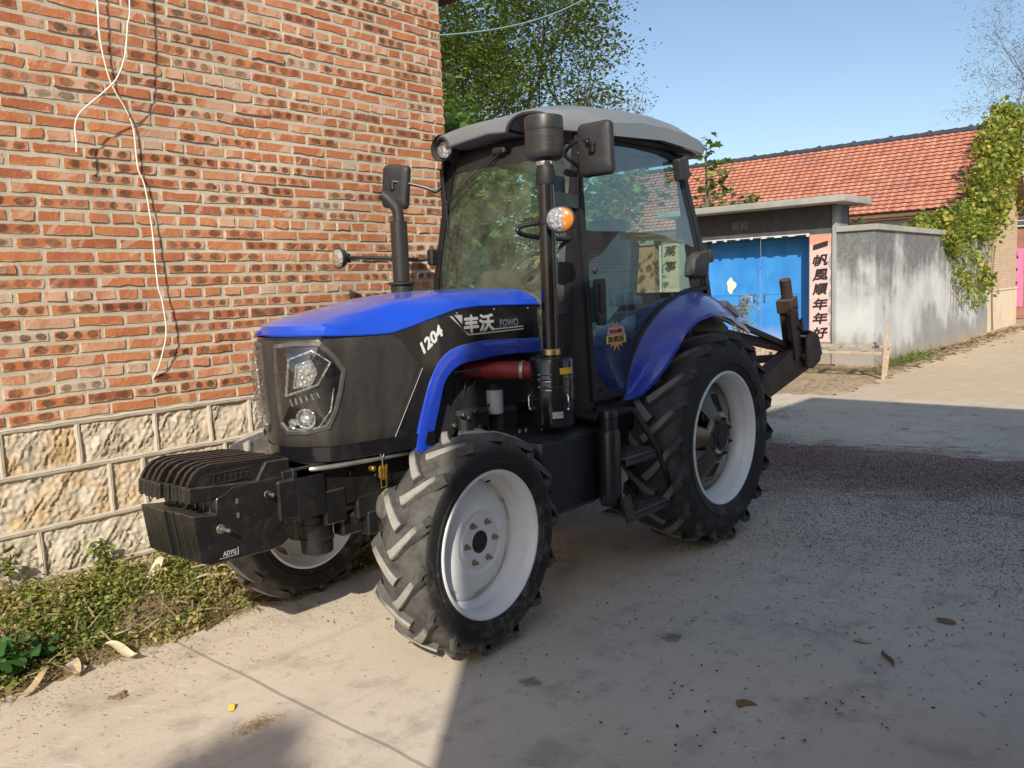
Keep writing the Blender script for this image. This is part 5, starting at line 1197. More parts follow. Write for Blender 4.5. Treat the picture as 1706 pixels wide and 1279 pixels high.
for sg in (1, -1):
    zs = [.95 + 1.55 * i / 12 for i in range(13)]
    fr.loft([[(xl(z) + .012, sg * (wl_(z) - .02), z), (xl(z) + .008, sg * (wl_(z) + .018), z), (xl(z) - .02, sg * (wl_(z) + .034), z), (.975 - .012 * sstep(1.5, 2.5, z) if xl(z) > .99 else xl(z) - .02, sg * (ys(z) - .004), z), (.955 - .01 * sstep(1.5, 2.5, z) if xl(z) > .99 else xl(z) - .04, sg * (ys(z) - .035), z), (xl(z) - .03, sg * (wl_(z) - .035), z)] for z in zs], closed=True, caps=True)
    # rear pillar: band behind the door edge
    cp = [(-.075, 2.50), (-.125, 2.47), (-.185, 2.36), (-.237, 2.214), (-.289, 2.08), (-.336, 1.943), (-.377, 1.80), (-.412, 1.66), (-.43, 1.55)]
    fr.loft([[(x + .012, sg * (ys(z) - .03), z), (x + .012, sg * (ys(z) + .012), z), (x - .055, sg * (ys(z) + .006), z), (x - .07, sg * (ys(z) - .045), z)] for x, z in cp], closed=True, caps=True)
    # sill and arch band
    ar = [(.99, .985), (.66, .985), (.655, 1.03), (.635, 1.10), (.60, 1.172), (.55, 1.25), (.485, 1.318), (.41, 1.385), (.32, 1.445), (.215, 1.498), (.12, 1.54), (.02, 1.568), (-.20, 1.622), (-.42, 1.64)]
    fr.loft([[(x, sg * (ys(z) - .05), z), (x, sg * (ys(z) + .020), z - .0), (x - .012, sg * (ys(z) + .024), z - .025), (x - .03, sg * (ys(z) - .05), z - .05)] for x, z in ar], closed=True, caps=True)
fr.bar((-.46, -.52, 1.5), (-.46, .52, 1.5), .05, .2); fr.bar((-.15, -.50, 2.47), (-.15, .50, 2.47), .06, .06); fr.bar((1.10, -.52, .99), (1.10, .52, .99), .05, .1); fr.bar((.93, -.48, 2.49), (.93, .48, 2.49), .05, .05)
fr.box((.25, 0, 2.52), (1.36, 1.06, .05), bev=.01); fr.box((.3, 0, .95), (1.4, 1.06, .06), bev=.01); fr.box((-.35, 0, 1.22), (.14, 1.0, .6), bev=.02)
for sg in (1, -1): fr.bar((-.46, sg * .50, 1.3), (-.20, sg * .49, 2.5), .05, .05)
for sg in (1, -1):
    fr.prism([(.64, .97)] + [(x - .03, z - .02) for x, z in ar[2:]] + [(-.44, 1.60), (-.44, .97)], sg * .525, sg * .54)
P_(fr, 'cab_frame', PM('cab_frame_black', (.012, .012, .014), .45, 0, .1, 6, dust=.08, spec=.3), ang=40)
t = MB(); rows_ = []
for i in range(13):
    z = lerp(1.02, 2.47, i / 12); w_ = wl_(z) - .012; rows_.append([(xl(z) + .004 + .065 * (1 - (2 * j / 16 - 1) ** 2), lerp(-w_, w_, j / 16), z) for j in range(17)])
t.loft(rows_); P_(t, 'windscreen', M_glass, ang=60)
t = MB().add([(-.455, -.49, 1.62), (-.455, .49, 1.62), (-.20, .475, 2.45), (-.20, -.475, 2.45)], [[0, 1, 2, 3]]); P_(t, 'rear_window', M_glass, smooth=False)
t = MB()      # black band round the windscreen edge
for sg in (1, -1): t.loft([[(xl(z) + .008, sg * (wl_(z) - .012), z), (xl(z) + .006 + .024, sg * (wl_(z) - .05), z)] for z in [1.0 + 1.48 * i / 10 for i in range(11)]])
t.loft([[(xl(z) + .008 + .065 * (1 - (2 * j / 16 - 1) ** 2), lerp(-wl_(z), wl_(z), j / 16), z) for j in range(17)] for z in (2.40, 2.49)]); P_(t, 'windscreen_seal', M_rubber)
t = MB()
for p0, p1 in (((1.03, -.02, 2.47), (1.075, -.40, 2.215)), ((1.03, .02, 2.47), (1.078, -.385, 2.205))): t.tube([p0, p1], .0045, 6)
t.bar((1.075, -.43, 2.35), (1.105, -.36, 1.92), .008, .014); t.ball((1.085, -.395, 2.21), .010, 8); t.ball((1.08, -.41, 2.218), .009, 8); t.box((1.02, 0, 2.475), (.05, .10, .04), bev=.01)
P_(t, 'wiper', M_rubber)
# interior
t = MB().prism([(.78, 1.0), (1.08, 1.0), (1.06, 1.70), (1.0, 1.775), (.88, 1.79), (.80, 1.70)], -.24, .24, bev=.03); P_(t, 'dashboard', PM('dash_brown', (.045, .030, .027), .75, 0, .15, 6))
t = MB().tube([(.74 + .10 * math.sin(a) * -.6, .19 * math.cos(a), 1.76 + .19 * math.sin(a) * .65) for a in [i * 2 * math.pi / 28 for i in range(28)]], .015, 8, closed=True); t.tube([(.74, 0, 1.76), (.82, 0, 1.6)], .03, 10)
for a in (0, 2.1, 4.2): t.tube([(.745, 0, 1.755), (.74 - .06 * math.sin(a), .19 * math.cos(a), 1.76 + .19 * .65 * math.sin(a))], .012, 6)
P_(t, 'steering_wheel', M_plast)
t = MB().box((.22, 0, 1.34), (.48, .50, .15), bev=.05, seg=3); t.box((-.02, 0, 1.66), (.14, .48, .62), rot=(0, R(-8), 0), bev=.06, seg=3); t.box((-.06, 0, 2.02), (.11, .28, .18), rot=(0, R(-8), 0), bev=.045, seg=3); t.box((.22, 0, 1.15), (.36, .36, .26), bev=.03)
for sg in (1, -1): t.box((.14, sg * .28, 1.56), (.32, .07, .06), bev=.025, seg=2)
P_(t, 'seat', M_seat)
t = MB()
for p0, p1 in (((.5, -.38, 1.25), (.55, -.36, 1.62)), ((.4, -.40, 1.25), (.42, -.38, 1.55)), ((.62, .25, 1.0), (.66, .25, 1.36))): t.tube([p0, p1], .010, 6); t.ball(p1, .025, 10)
t.box((.30, -.40, 1.25), (.7, .16, .25), bev=.03); t.box((.30, .42, 1.22), (.5, .12, .3), bev=.03); P_(t, 'control_levers', M_plast)
# roof
def zlo(y):
    a = abs(y); b = interp(a, [0, .40, .61], [2.560, 2.530, 2.510])
    for c_, r_, h_ in ((.305, .165, .100), (-.43, .085, .075)):
        k = abs(y - c_)
        if k < r_: b += h_ * (1 - (k / r_) ** 2.4) ** .6
    return b
def ztop(y): return 2.650 - .045 * (abs(y) / .61) ** 2.2 + .026 * math.exp(-((y - .305) / .15) ** 2)
secs = []
ysamp = [-.615, -.612, -.605, -.59] + [-.575 + 1.15 * i / 80 for i in range(81)] + [.59, .605, .612, .615]
for y in ysamp:
    a = abs(y); xf = 1.045 + .075 * (1 - (a / .615) ** 2) - .20 * sstep(.42, .615, a) ** 1.5; ed = sstep(.47, .615, a); zt = ztop(y) - .034 * ed ** 2; zl = zlo(y); xr = -.40 + .08 * ed
    k = 1 - .45 * ed
    secs.append([(xf - .10, y, zl - .004 if zl < 2.59 else zl), (xf - .004, y, zl), (xf + .002, y, zl + .008), (xf - .004, y, min(lerp(zl, zt, .55), zt - .012)), (xf - .030, y, zt - .004), (xf - .10, y, zt + .014 * k), (xf - .30, y, zt + .050 * k), (.45, y, zt + .073 * k), (.15, y, zt + .078 * k), (-.10, y, zt + .062 * k), (-.25, y, zt + .028 * k), (-.34, y, zt - .020), (xr + .012, y, zt - .065), (xr, y, 2.555), (xr + .004, y, 2.500), (xr + .10, y, 2.512), (.2, y, 2.545 - .01 * ed)])
t = MB().loft(secs, closed=True, caps=True); rf = P_(t, 'cab_roof', M_roof, ang=42)
t = MB()
t.box((.27, 0, 2.517), (1.22, 1.14, .028), bev=.01)
P_(t, 'roof_lining', M_rubber)
for sg in (-1,):
    n = 24; c = Vector((1.040, sg * .43, 2.545)); ring_ = lambda r_, dx: [(c.x + dx - .10 * abs(r_ * math.cos(2 * math.pi * i / n)), c.y + r_ * math.cos(2 * math.pi * i / n), c.z + r_ * .86 * math.sin(2 * math.pi * i / n)) for i in range(n)]
    t = MB().loft([ring_(.080, -.06), ring_(.092, .02), ring_(.096, .042), ring_(.089, .046), ring_(.078, .0), ring_(.070, -.02)], closed=True); hs_ = P_(t, 'lamp_surround', M_plast, ang=50)
    t = MB().loft([ring_(.060, -.01), ring_(.062, .010), ring_(.048, .016), ring_(.004, .019)], closed=True); t.build('work_lamp', M_lens, hs_, ang=50)
    t = MB().loft([ring_(.061, -.03), ring_(.067, -.01), ring_(.067, .011), ring_(.061, .014)], closed=True); t.build('lamp_rim', M_silver, hs_, ang=50)
for sg in (1, -1):
    t = MB().ball((-.37, sg * .53, 2.545), (.03, .05, .035), 14); P_(t, 'rear_work_lamp', M_lens)

# dark trim round the two notches of the roof front
for c_, r_, x_ in ((.305, .165, 1.0), (-.43, .085, 1.0)):
    pth = []
    for i in range(25):
        y = c_ - r_ + 2 * r_ * i / 24; a_ = abs(y); pth.append((1.045 + .075 * (1 - (a_ / .615) ** 2) - .20 * sstep(.42, .615, a_) ** 1.5 + .001, y, zlo(y) - .003))
    P_(MB().tube(pth, .011, 8), 'notch_trim', M_plast, ang=60)
    q = MB().loft([[(x - .006, y, z + .006) for x, y, z in pth], [(x - .22, y, z + .004) for x, y, z in pth]]); P_(q, 'notch_lining', M_rubber)

# ---- mirrors and indicator lamps on arms
def rounded(w_, h_, r_, n=5):
    P = []
    for cx_, cz_, a0 in ((w_ / 2 - r_, h_ / 2 - r_, 0), (-w_ / 2 + r_, h_ / 2 - r_, 90), (-w_ / 2 + r_, -h_ / 2 + r_, 180), (w_ / 2 - r_, -h_ / 2 + r_, 270)):
        P += [(cx_ + r_ * math.cos(R(a0 + 90 * i / n)), cz_ + r_ * math.sin(R(a0 + 90 * i / n))) for i in range(n + 1)]
    return P
def mirror(c, rotz, tilt, name='wing_mirror'):
    po = rounded(.198, .275, .032); q = MB()
    q.loft([[(d, y * s_, z * s_) for y, z in po] for d, s_ in ((-.014, .97), (-.010, 1.0), (.010, .99), (.022, .94), (.030, .82), (.033, .5), (.034, .02))], closed=True)
    q.add([(-.012, y * .95, z * .95) for y, z in po], [list(range(len(po)))])
    return P_(q, name, M_plast, loc=c, rot=(R(tilt), 0, rotz), ang=40)
m1 = mirror((1.150, .775, 2.372), R(8), 2)
mir_arm = MB().tube(smooth_path([(.985, .545, 2.19), (1.0, .56, 2.26), (1.01, .565, 2.31), (1.085, .53, 2.37), (1.10, .55, 2.405), (1.16, .66, 2.425), (1.195, .76, 2.412)], 6), .011, 10); mir_arm.cyl((.97, .54, 2.17), (.97, .54, 2.46), .016, n=14); mir_arm.box((1.19, .775, 2.375), (.03, .035, .06), bev=.008); mir_arm.ball((1.20, .755, 2.405), .014, 10)
P_(mir_arm, 'mirror_arm', M_blackm); P_(MB().ball((.985, .55, 2.40), .013, 10).ball((.985, .56, 2.445), .014, 10), 'arm_bolt', M_chrome)
m2 = mirror((1.128, -.800, 2.345), R(14), -7)
mir_arm = MB().tube(smooth_path([(.975, -.545, 2.33), (1.0, -.57, 2.30), (1.03, -.62, 2.325), (1.10, -.70, 2.355), (1.165, -.79, 2.375)], 6), .011, 10); mir_arm.cyl((.965, -.545, 2.24), (.965, -.545, 2.44), .014, n=12); mir_arm.box((1.165, -.80, 2.35), (.025, .035, .06), bev=.008)
P_(mir_arm, 'mirror_arm', M_blackm)
def indicator(c, sg, nrm):
    n_ = Vector(nrm).normalized(); y = Vector((0, 0, 1)).cross(n_).normalized(); z = n_.cross(y); N_ = 28; c = Vector(c)
    el = lambda f, d, s_=1.: [c + y * (.078 * f * math.cos(2 * math.pi * i / N_) * (1 + .06 * math.sin(2 * math.pi * i / N_))) + z * (.066 * f * math.sin(2 * math.pi * i / N_)) + n_ * d for i in range(N_)]
    q = MB().loft([el(.02, -.055), el(.5, -.05), el(.85, -.03), el(1.0, -.005), el(1.02, .008), el(.95, .012), el(.90, .006)], closed=True); o = P_(q, 'indicator_lamp', M_plast, ang=50)
    q = MB().loft([el(.93, .008), el(.80, .020), el(.5, .027), el(.02, .030)], closed=True)
    k = []
    for f in q.f:
        m_ = sum((Vector(q.v[i]) for i in f), Vector()) / len(f); k.append(1 if (m_ - c).dot(y) * sg > .018 else 0)
    q.m = k; q.build('lens', [M_lens, M_amber], o, ang=60)
    MB().lathe([(.0, 0)] and [(.0325, .014), (.0355, .022), (.0325, .024)], c - y * sg * .024, n_, 20).build('lens_ring', M_silver, o)
    return o
indicator((1.435, .745, 2.005), 1, (.93, .30, -.12))
t = MB().tube(smooth_path([(1.0, .52, 1.935), (1.12, .505, 1.93), (1.30, .50, 1.935), (1.44, .50, 1.948), (1.475, .50, 1.962), (1.465, .50, 1.985), (1.42, .56, 2.0), (1.40, .66, 2.0), (1.40, .72, 2.004)], 6), .0135, 10); t.box((1.005, .52, 1.93), (.07, .05, .11), bev=.01); t.bar((1.40, .505, 2.03), (1.44, .50, 2.012), .03, .006)
P_(t, 'lamp_arm', M_blackm)
indicator((1.386, -1.10, 1.907), -1, (.93, -.18, -.05))
t = MB().tube(smooth_path([(1.085, -.545, 1.885), (1.13, -.60, 1.872), (1.22, -.75, 1.888), (1.33, -.96, 1.903), (1.355, -1.05, 1.905)], 6), .0125, 10); t.box((1.08, -.545, 1.885), (.07, .05, .10), bev=.01); t.box((1.35, -1.055, 1.905), (.03, .03, .06), bev=.006)
P_(t, 'lamp_arm', M_blackm)
P_(MB().bar((1.36, .60, 2.135), (.99, .535, 2.13), .012, .075), 'stack_bracket', M_blackm); P_(MB().bar((1.36, .60, 1.55), (1.08, .53, 1.55), .012, .06), 'stack_bracket', M_blackm)

# ---- rear mudguards
ou = [(.686, .600, .985), (.668, .645, .995), (.648, .70, 1.023), (.628, .77, 1.10), (.607, .835, 1.191), (.55, .88, 1.295), (.486, .90, 1.385), (.41, .903, 1.422), (.333, .905, 1.453), (.175, .905, 1.477), (.009, .905, 1.472), (-.12, .895, 1.447), (-.246, .87, 1.411), (-.47, .82, 1.36), (-.692, .76, 1.311)]
iu = [(.69, .598, .982), (.672, .598, 1.02), (.652, .598, 1.07), (.625, .598, 1.13), (.588, .598, 1.20), (.535, .598, 1.27), (.47, .598, 1.345), (.40, .598, 1.40), (.32, .598, 1.455), (.19, .598, 1.523), (.02, .598, 1.578), (-.14, .598, 1.603), (-.30, .598, 1.595), (-.52, .598, 1.49), (-.76, .598, 1.35)]
ct = Vector((0, .6805))
for sg in (1, -1):
    t = MB(); secs = []
    for i, (a, b) in enumerate(zip(ou, iu)):
        a, b = Vector(a), Vector(b); sec = []
        rad = Vector((a.x, a.z)) - ct; rad.normalize(); wd = a.y - b.y
        for f in (0, .12, .3, .5, .7, .86, .95, 1.0):
            p = b.lerp(a, f); bul = .030 * math.sin(math.pi * f) * min(1, wd / .25) ; p = p + Vector((rad.x, 0, rad.y)) * bul; sec.append((p.x, sg * p.y, p.z))
        p = a - Vector((rad.x, 0, rad.y)) * .022 * min(1, wd / .15) + Vector((0, .003, 0)); sec.append((p.x, sg * p.y, p.z))
        p = p - Vector((0, .012, 0)); sec.append((p.x, sg * p.y, p.z))
        for f in (.9, .5, .0):
            p = b.lerp(a, f) + Vector((rad.x, 0, rad.y)) * (.030 * math.sin(math.pi * f) * min(1, wd / .25) - .012); sec.append((p.x, sg * p.y, p.z))
        secs.append(sec)
    t.loft(secs, caps=True); o = P_(t, 'mudguard', M_blue, ang=50)
    t = MB().loft([[(x, sg * .575, z), (x, sg * .602, z + .004), (x - .01, sg * .61, z - .012), (x - .02, sg * .60, z - .03)] for x, _, z in iu[:13]]); t.build('seal_strip', M_rubber, o)
    t = MB().box((-.42, sg * .72, 1.475), (.22, .10, .05), rot=(0, R(-22), 0), bev=.02, seg=2); t.build('tail_lamp', PM('tail_lens', (.38, .36, .36), .3, 0, .1, 10), o)
    t = MB().loft([[(x, sg * .56, z - .02), (x, sg * .56, z - .30)] for x, _, z in iu]); t.build('inner_guard', M_blackm, o)

# ---- fuel tank, reservoir, steps
t = MB().prism([(1.60, .88), (1.56, .905), (1.05, .905), (1.02, .88), (1.02, .52), (1.06, .48), (1.52, .48), (1.60, .56)], .30, .70, bev=.03); t.box((1.31, .705, .63), (.46, .012, .012), bev=.003); P_(t, 'fuel_tank', M_tank, ang=40)
t = MB().lathe([(1e-5, .47), (.052, .47), (.060, .49), (.0625, .52), (.0625, .865), (.056, .885), (.050, .89), (.050, .955), (.054, .958), (.054, .985), (.05, .995), (.03, 1.0), (1e-5, 1.0)], (1.085, .765, 0), n=32); P_(t, 'reservoir', M_tank)
for zc, x0, x1, y0, y1 in ((.715, .70, 1.03, .62, .84), (.405, .60, 1.06, .68, .86)):
    t = MB(); t.box(((x0 + x1) / 2, (y0 + y1) / 2, zc), (x1 - x0, y1 - y0, .018), bev=.004); t.box(((x0 + x1) / 2, y1 - .006, zc - .014), (x1 - x0, .012, .045), bev=.004)
    for i in range(9): t.box((lerp(x0, x1, (i + .7) / 9.4), (y0 + y1) / 2, zc + .012), (.012, (y1 - y0) * .8, .012), bev=.002)
    P_(t, 'step', M_step)
t = MB(); t.prism([(.90, .985), (.60, .985), (.585, .97), (.60, .75), (.50, .40), (.585, .395), (.86, .97)], .60, .622, bev=.003)
t.bar((.885, .80, .975), (.71, .845, .72), .02, .03); t.bar((.71, .845, .72), (.575, .865, .40), .02, .03); t.bar((1.05, .84, .52), (1.045, .87, .38), .11, .014); t.box((.95, .60, .95), (.4, .25, .03), bev=.006); t.bar((1.08, .70, .5), (1.05, .85, .41), .06, .014)
P_(t, 'step_frame', M_blackm)
t = MB().box((.99, .58, .78), (.012, .012, .012), bev=.001); t.prism([(.985, .765), (1.02, .765), (1.01, .845), (.985, .845)], .64, .645); P_(t, 'warning_label', M_yellow, smooth=False)
t = MB(); 
for x in (.84, .78): t.cyl((x, .628, .955), (x, .636, .955), .008, n=8)
P_(t, 'frame_bolt', M_chrome)
# ---- transmission, rear axle
t = MB(); t.box((.55, 0, .74), (1.3, .46, .44), bev=.05, seg=2); t.box((-.12, 0, .80), (.55, .52, .56), bev=.05, seg=2); t.tube([(0, -.75, .6805), (0, -.3, .70), (0, .3, .70), (0, .75, .6805)], [.10, .14, .14, .10], 20); t.cyl((0, .45, .68), (0, .62, .68), .16, .13, 24, .01)
P_(t, 'transmission', M_engine)
# ---- three point linkage
t = MB()
for y in (.26, -.26): t.bar((-.35, y, .55), (-1.20, y * 1.25, .60), .035, .09); t.bar((-.30, y, 1.12), (-.75, y * 1.05, 1.16), .05, .08); t.tube([(-.75, y * 1.05, 1.16), (-.82, y * 1.2, .60)], .022, 10)
t.tube([(-.42, 0, .98), (-1.15, 0, 1.10)], .03, 12); t.box((-.42, 0, .95), (.1, .3, .5), bev=.02)
P_(t, 'lift_linkage', M_blackm)

# ---- implement frame carried on the linkage (brown steel mast, beam and stays)
im = empty('rear_implement_frame', (-1.9, OY + .2, 0), 'dark brown steel implement frame with an upright mast carried behind the tractor', 'implement')
il = lambda mb: setattr(mb, 'v', [(x + 1.9, y - .2, z) for x, y, z in mb.v]) or mb
il(MB().cyl((-2.625, .2, 1.655), (-2.70, .2, 1.40), .052, n=24, bev=.006)).build('mast_tube', M_rust, im)
t = MB().bar((-2.68, .2, 1.46), (-2.85, .2, .86), .12, .155, .008, up=(1, 0, 0)); t.bar((-2.60, .265, 1.36), (-2.73, .27, .92), .03, .12, .005, up=(1, 0, 0)); t.bar((-2.66, .2, 1.48), (-2.69, .2, 1.36), .14, .17, .006, up=(1, 0, 0))
t.cyl((-2.78, .26, 1.20), (-2.78, .30, 1.20), .024, n=8); t.cyl((-2.70, .26, 1.40), (-2.70, .285, 1.40), .016, n=6); t.bar((-2.55, .262, 1.30), (-2.60, .262, 1.10), .012, .05, .003, up=(1, 0, 0)); t.cyl((-2.83, .27, .93), (-2.83, .30, .93), .03, n=12); t.bar((-2.90, .24, 1.28), (-2.93, .24, 1.16), .02, .05, .003, up=(1, 0, 0)); il(t).build('mast', M_rust, im)
t = MB()
for y in (.10, .30): t.prism([(-2.86, 1.10), (-2.99, 1.16), (-3.14, 1.10), (-3.24, .95), (-3.20, .86), (-3.02, .80), (-2.86, .84)], y - .012, y + .012, bev=.003)
t.bar((-2.95, .2, 1.16), (-3.12, .2, 1.12), .22, .02); t.bar((-3.16, .2, 1.09), (-3.25, .2, .92), .22, .02); il(t).build('hinge_bracket', M_rust, im)
t = MB().prism([(-3.06, .80), (-3.10, .98), (-2.72, 1.03), (-1.5, .66), (-1.5, .50)], .13, .27, bev=.01); t.bar((-2.2, -.5, .70), (-2.2, .18, .70), .10, .10, .008); il(t).build('main_beam', M_rust, im)
t = MB().bar((-1.15, .18, 1.44), (-2.80, .2, 1.015), .03, .05, .004); t.bar((-1.05, .05, 1.33), (-2.86, .18, .99), .05, .085, .006); t.bar((-1.1, -.1, 1.0), (-2.7, .15, .93), .05, .07, .006); t.bar((-1.12, .26, .62), (-1.15, .1, 1.38), .06, .05); t.bar((-1.12, -.26, .62), (-1.15, .0, 1.38), .06, .05); il(t).build('stay', M_rust, im)
t = MB().tube(smooth_path([(-1.35, .22, 1.05), (-1.6, .27, 1.12), (-1.75, .28, 1.0), (-1.72, .27, .82), (-1.6, .26, .74)], 6), .012, 8); t.tube(smooth_path([(-1.3, .25, 1.15), (-1.55, .3, 1.18), (-1.68, .3, 1.08), (-1.7, .3, .9)], 6), .009, 8); il(t).build('hydraulic_hose', M_rubber, im)

# ================================================================== houses across the street (they throw the big shadow and show up in the cab glass)
M_cream = PM('cream_wall', (.58, .52, .42), .9, var=.12, scale=1.5, bump=.2)
M_wglass = PM('dark_window', (.03, .04, .05), .08, 0, .1, 3)
M_wframe = PM('window_frame', (.55, .56, .57), .4, 0, .1, 5)
def simple_house(name, label, x0, x1, y0, y1, h, wins, roof=None):
    o = empty(name, ((x0 + x1) / 2, y0, 0), label, 'house'); cx_, cy_ = (x0 + x1) / 2, y0
    lo = lambda mb: setattr(mb, 'v', [(x - cx_, y - cy_, z) for x, y, z in mb.v]) or mb
    lo(MB().box(((x0 + x1) / 2, (y0 + y1) / 2, h / 2 - .1), (x1 - x0, y1 - y0, h + .2), bev=.01)).build('wall', M_cream, o)
    lo(MB().box(((x0 + x1) / 2, y0 - .02, .3), (x1 - x0 + .02, .06, .6), bev=.005)).build('plinth', M_cement, o)
    for wx, wz, ww, wh in wins:
        f = MB()
        for dx in (-ww / 2, 0, ww / 2): f.box((wx + dx, y0 - .03, wz), (.06, .07, wh + .06), bev=.004)
        for dz in (-wh / 2, wh / 5, wh / 2): f.box((wx, y0 - .03, wz + dz), (ww, .068, .055), bev=.004)
        f.box((wx, y0 - .06, wz - wh / 2 - .06), (ww + .2, .14, .06), bev=.006)
        fo = lo(f).build('window', M_wframe, o); lo(MB().box((wx, y0 - .012, wz), (ww, .03, wh), bev=0)).build('pane', M_wglass, fo, smooth=False)
    if roof:
        e, r = roof; ym = (y0 + y1) / 2; rb = MB()
        for s_, ya in ((1, y0), (-1, y1)):
            for i in range(16):
                a, b_ = i / 16, (i + 1) / 16; yo = ya - s_ * e
                rb.bar(((x0 + x1) / 2, lerp(yo, ym, a), lerp(h - .12, r, a)), ((x0 + x1) / 2, lerp(yo, ym, b_ + .01), lerp(h - .12, r, b_) - .02), x1 - x0 + .7, .05, .008)
        lo(rb).build('roof', M_tile2, o); lo(MB().prism([(y0 + .05, h - .02), (y1 - .05, h - .02), (ym, r - .08)], x0 + .02, x1 - .02, 'yz')).build('gable', M_cream, o, smooth=False)
    else:
        lo(MB().box(((x0 + x1) / 2, (y0 + y1) / 2, h + .06), (x1 - x0, y1 - y0, .14), bev=.01)).build('roof_slab', M_cement, o)
    return o
M_tile2 = PM('brown_roof_tile', (.20, .09, .06), .85, var=.3, scale=5, bump=.3)
simple_house('flat_roofed_house', 'tall flat roofed cream house across the street opposite the tractor', .75, 7.22, 3.96, 12, 5.62, [(2.0, 1.7, 1.3, 1.5), (4.9, 1.7, 1.3, 1.5), (2.0, 4.4, 1.3, 1.4), (4.9, 4.4, 1.3, 1.4)])
simple_house('tile_roofed_house', 'low cream house with a brown tiled roof across the street', -15.5, -5.4, 7.4, 11.6, 2.75, [(-7.0, 1.5, .8, 1.5), (-8.6, 1.5, .8, 1.5), (-10.6, 1.5, .8, 1.5), (-12.6, 1.5, 1.1, 1.5)], (.45, 4.0))

# ================================================================== trees, bushes, vines
M_bark = PM('bark', (.075, .060, .048), .95, var=.35, scale=14, bump=.8, bscale=40, spec=.15)
M_bark2 = PM('pale_bark', (.20, .17, .14), .95, var=.3, scale=14, bump=.6, bscale=40, spec=.15)
L_elm = leaf_mat('elm_leaves', [(0, (.085, .135, .022)), (.5, (.13, .185, .032)), (.85, (.21, .24, .045)), (1, (.32, .29, .07))])
L_big = leaf_mat('mulberry_leaves', [(0, (.09, .17, .04)), (.6, (.15, .25, .06)), (1, (.26, .33, .09))], .38)
L_vine = leaf_mat('vine_leaves', [(0, (.05, .10, .02)), (.3, (.14, .21, .035)), (.6, (.33, .36, .06)), (.85, (.55, .48, .09)), (1, (.56, .40, .12))], .35)
L_weed = leaf_mat('weed_leaves', [(0, (.07, .115, .022)), (.3, (.19, .245, .05)), (.55, (.33, .36, .08)), (.78, (.48, .41, .15)), (1, (.50, .37, .20))], .35)
L_dry = leaf_mat('dry_grass', [(0, (.24, .18, .09)), (.5, (.38, .30, .16)), (1, (.56, .46, .28))], .25)
L_grey = leaf_mat('thin_leaves', [(0, (.09, .10, .06)), (.6, (.15, .16, .085)), (1, (.24, .21, .10))], .3)
def tree(name, label, base, L, r, lean, depth, per, sig, size, lm, bark, shape='rhomb', spread=.6, upb=.45, group=None, up_=.15, kids=(2, 4), seed=1, rnd=None):
    random.seed(seed); o = empty(name, base, label, 'tree', group); tips = []; b = MB()
    branches(b, (0, 0, -.1), lean, L, r, depth, tips, spread, up_, kids)
    b.build('trunk', bark, o, merge=False, ang=60)
    P = clump_points(tips, per, sig); leaf_mesh('crown', P, size, lm, o, shape, upb, .3, None if rnd is None else np.clip(RNG.normal(*rnd, len(P)), 0, 1)); return o
def crown_fill(o, c, rad, n, per, sig, size, lm, upb, edge=.8, rnd=None, name='crown_mass'):
    Q = []
    for _ in range(n):
        v = RNG.normal(size=3); v /= np.linalg.norm(v); r_ = RNG.uniform(.15, 1) ** .5
        ctr = np.array(c) + v * r_ * np.array(rad); m = int(per * RNG.uniform(.4, 1.5)); q = RNG.normal(size=(m, 3)) * sig; q[:, 2] *= .6; Q.append(ctr + q)
    Q = np.concatenate(Q) - np.array(o.location); return leaf_mesh(name, Q, size, lm, o, 'rhomb', upb, .3, None if rnd is None else np.clip(RNG.normal(*rnd, len(Q)), 0, 1))
e1 = tree('elm_tree', 'large loose green elm tree behind the brick house gable', (-14.6, -13.6, 0), 4.8, .24, (-.02, .16, 1), 5, 16, .36, .105, L_elm, M_bark, spread=.62, seed=11, up_=.22)
e2 = tree('elm_tree', 'dense yellowish green elm crown hard against the end of the brick house', (-11.8, -15.6, 0), 5.0, .24, (.0, .05, 1), 5, 24, .40, .105, L_elm, M_bark, spread=.6, seed=5, up_=.2)
crown_fill(e2, (-12.3, -14.0, 8.2), (2.0, 2.7, 4.2), 190, 75, .34, .13, L_elm, .45, rnd=(.45, .22))
crown_fill(e1, (-15.0, -12.6, 8.4), (2.0, 2.8, 3.6), 215, 66, .32, .12, L_elm, .45, rnd=(.35, .2))
tree('sapling', 'thin grey green sapling with yellow tips rising above the cab roof', (-15.0, -10.9, 0), 3.0, .06, (.0, .05, 1), 4, 6, .20, .085, L_grey, M_bark2, spread=.5, seed=21, up_=.3)
tree('roadside_tree', 'sparse grey twigged tree at the right edge behind the vine', (-30.0, -.6, 0), 4.6, .20, (.0, -.12, 1), 5, 9, .34, .16, L_grey, M_bark2, shape='strip', spread=.68, seed=9, up_=.12)
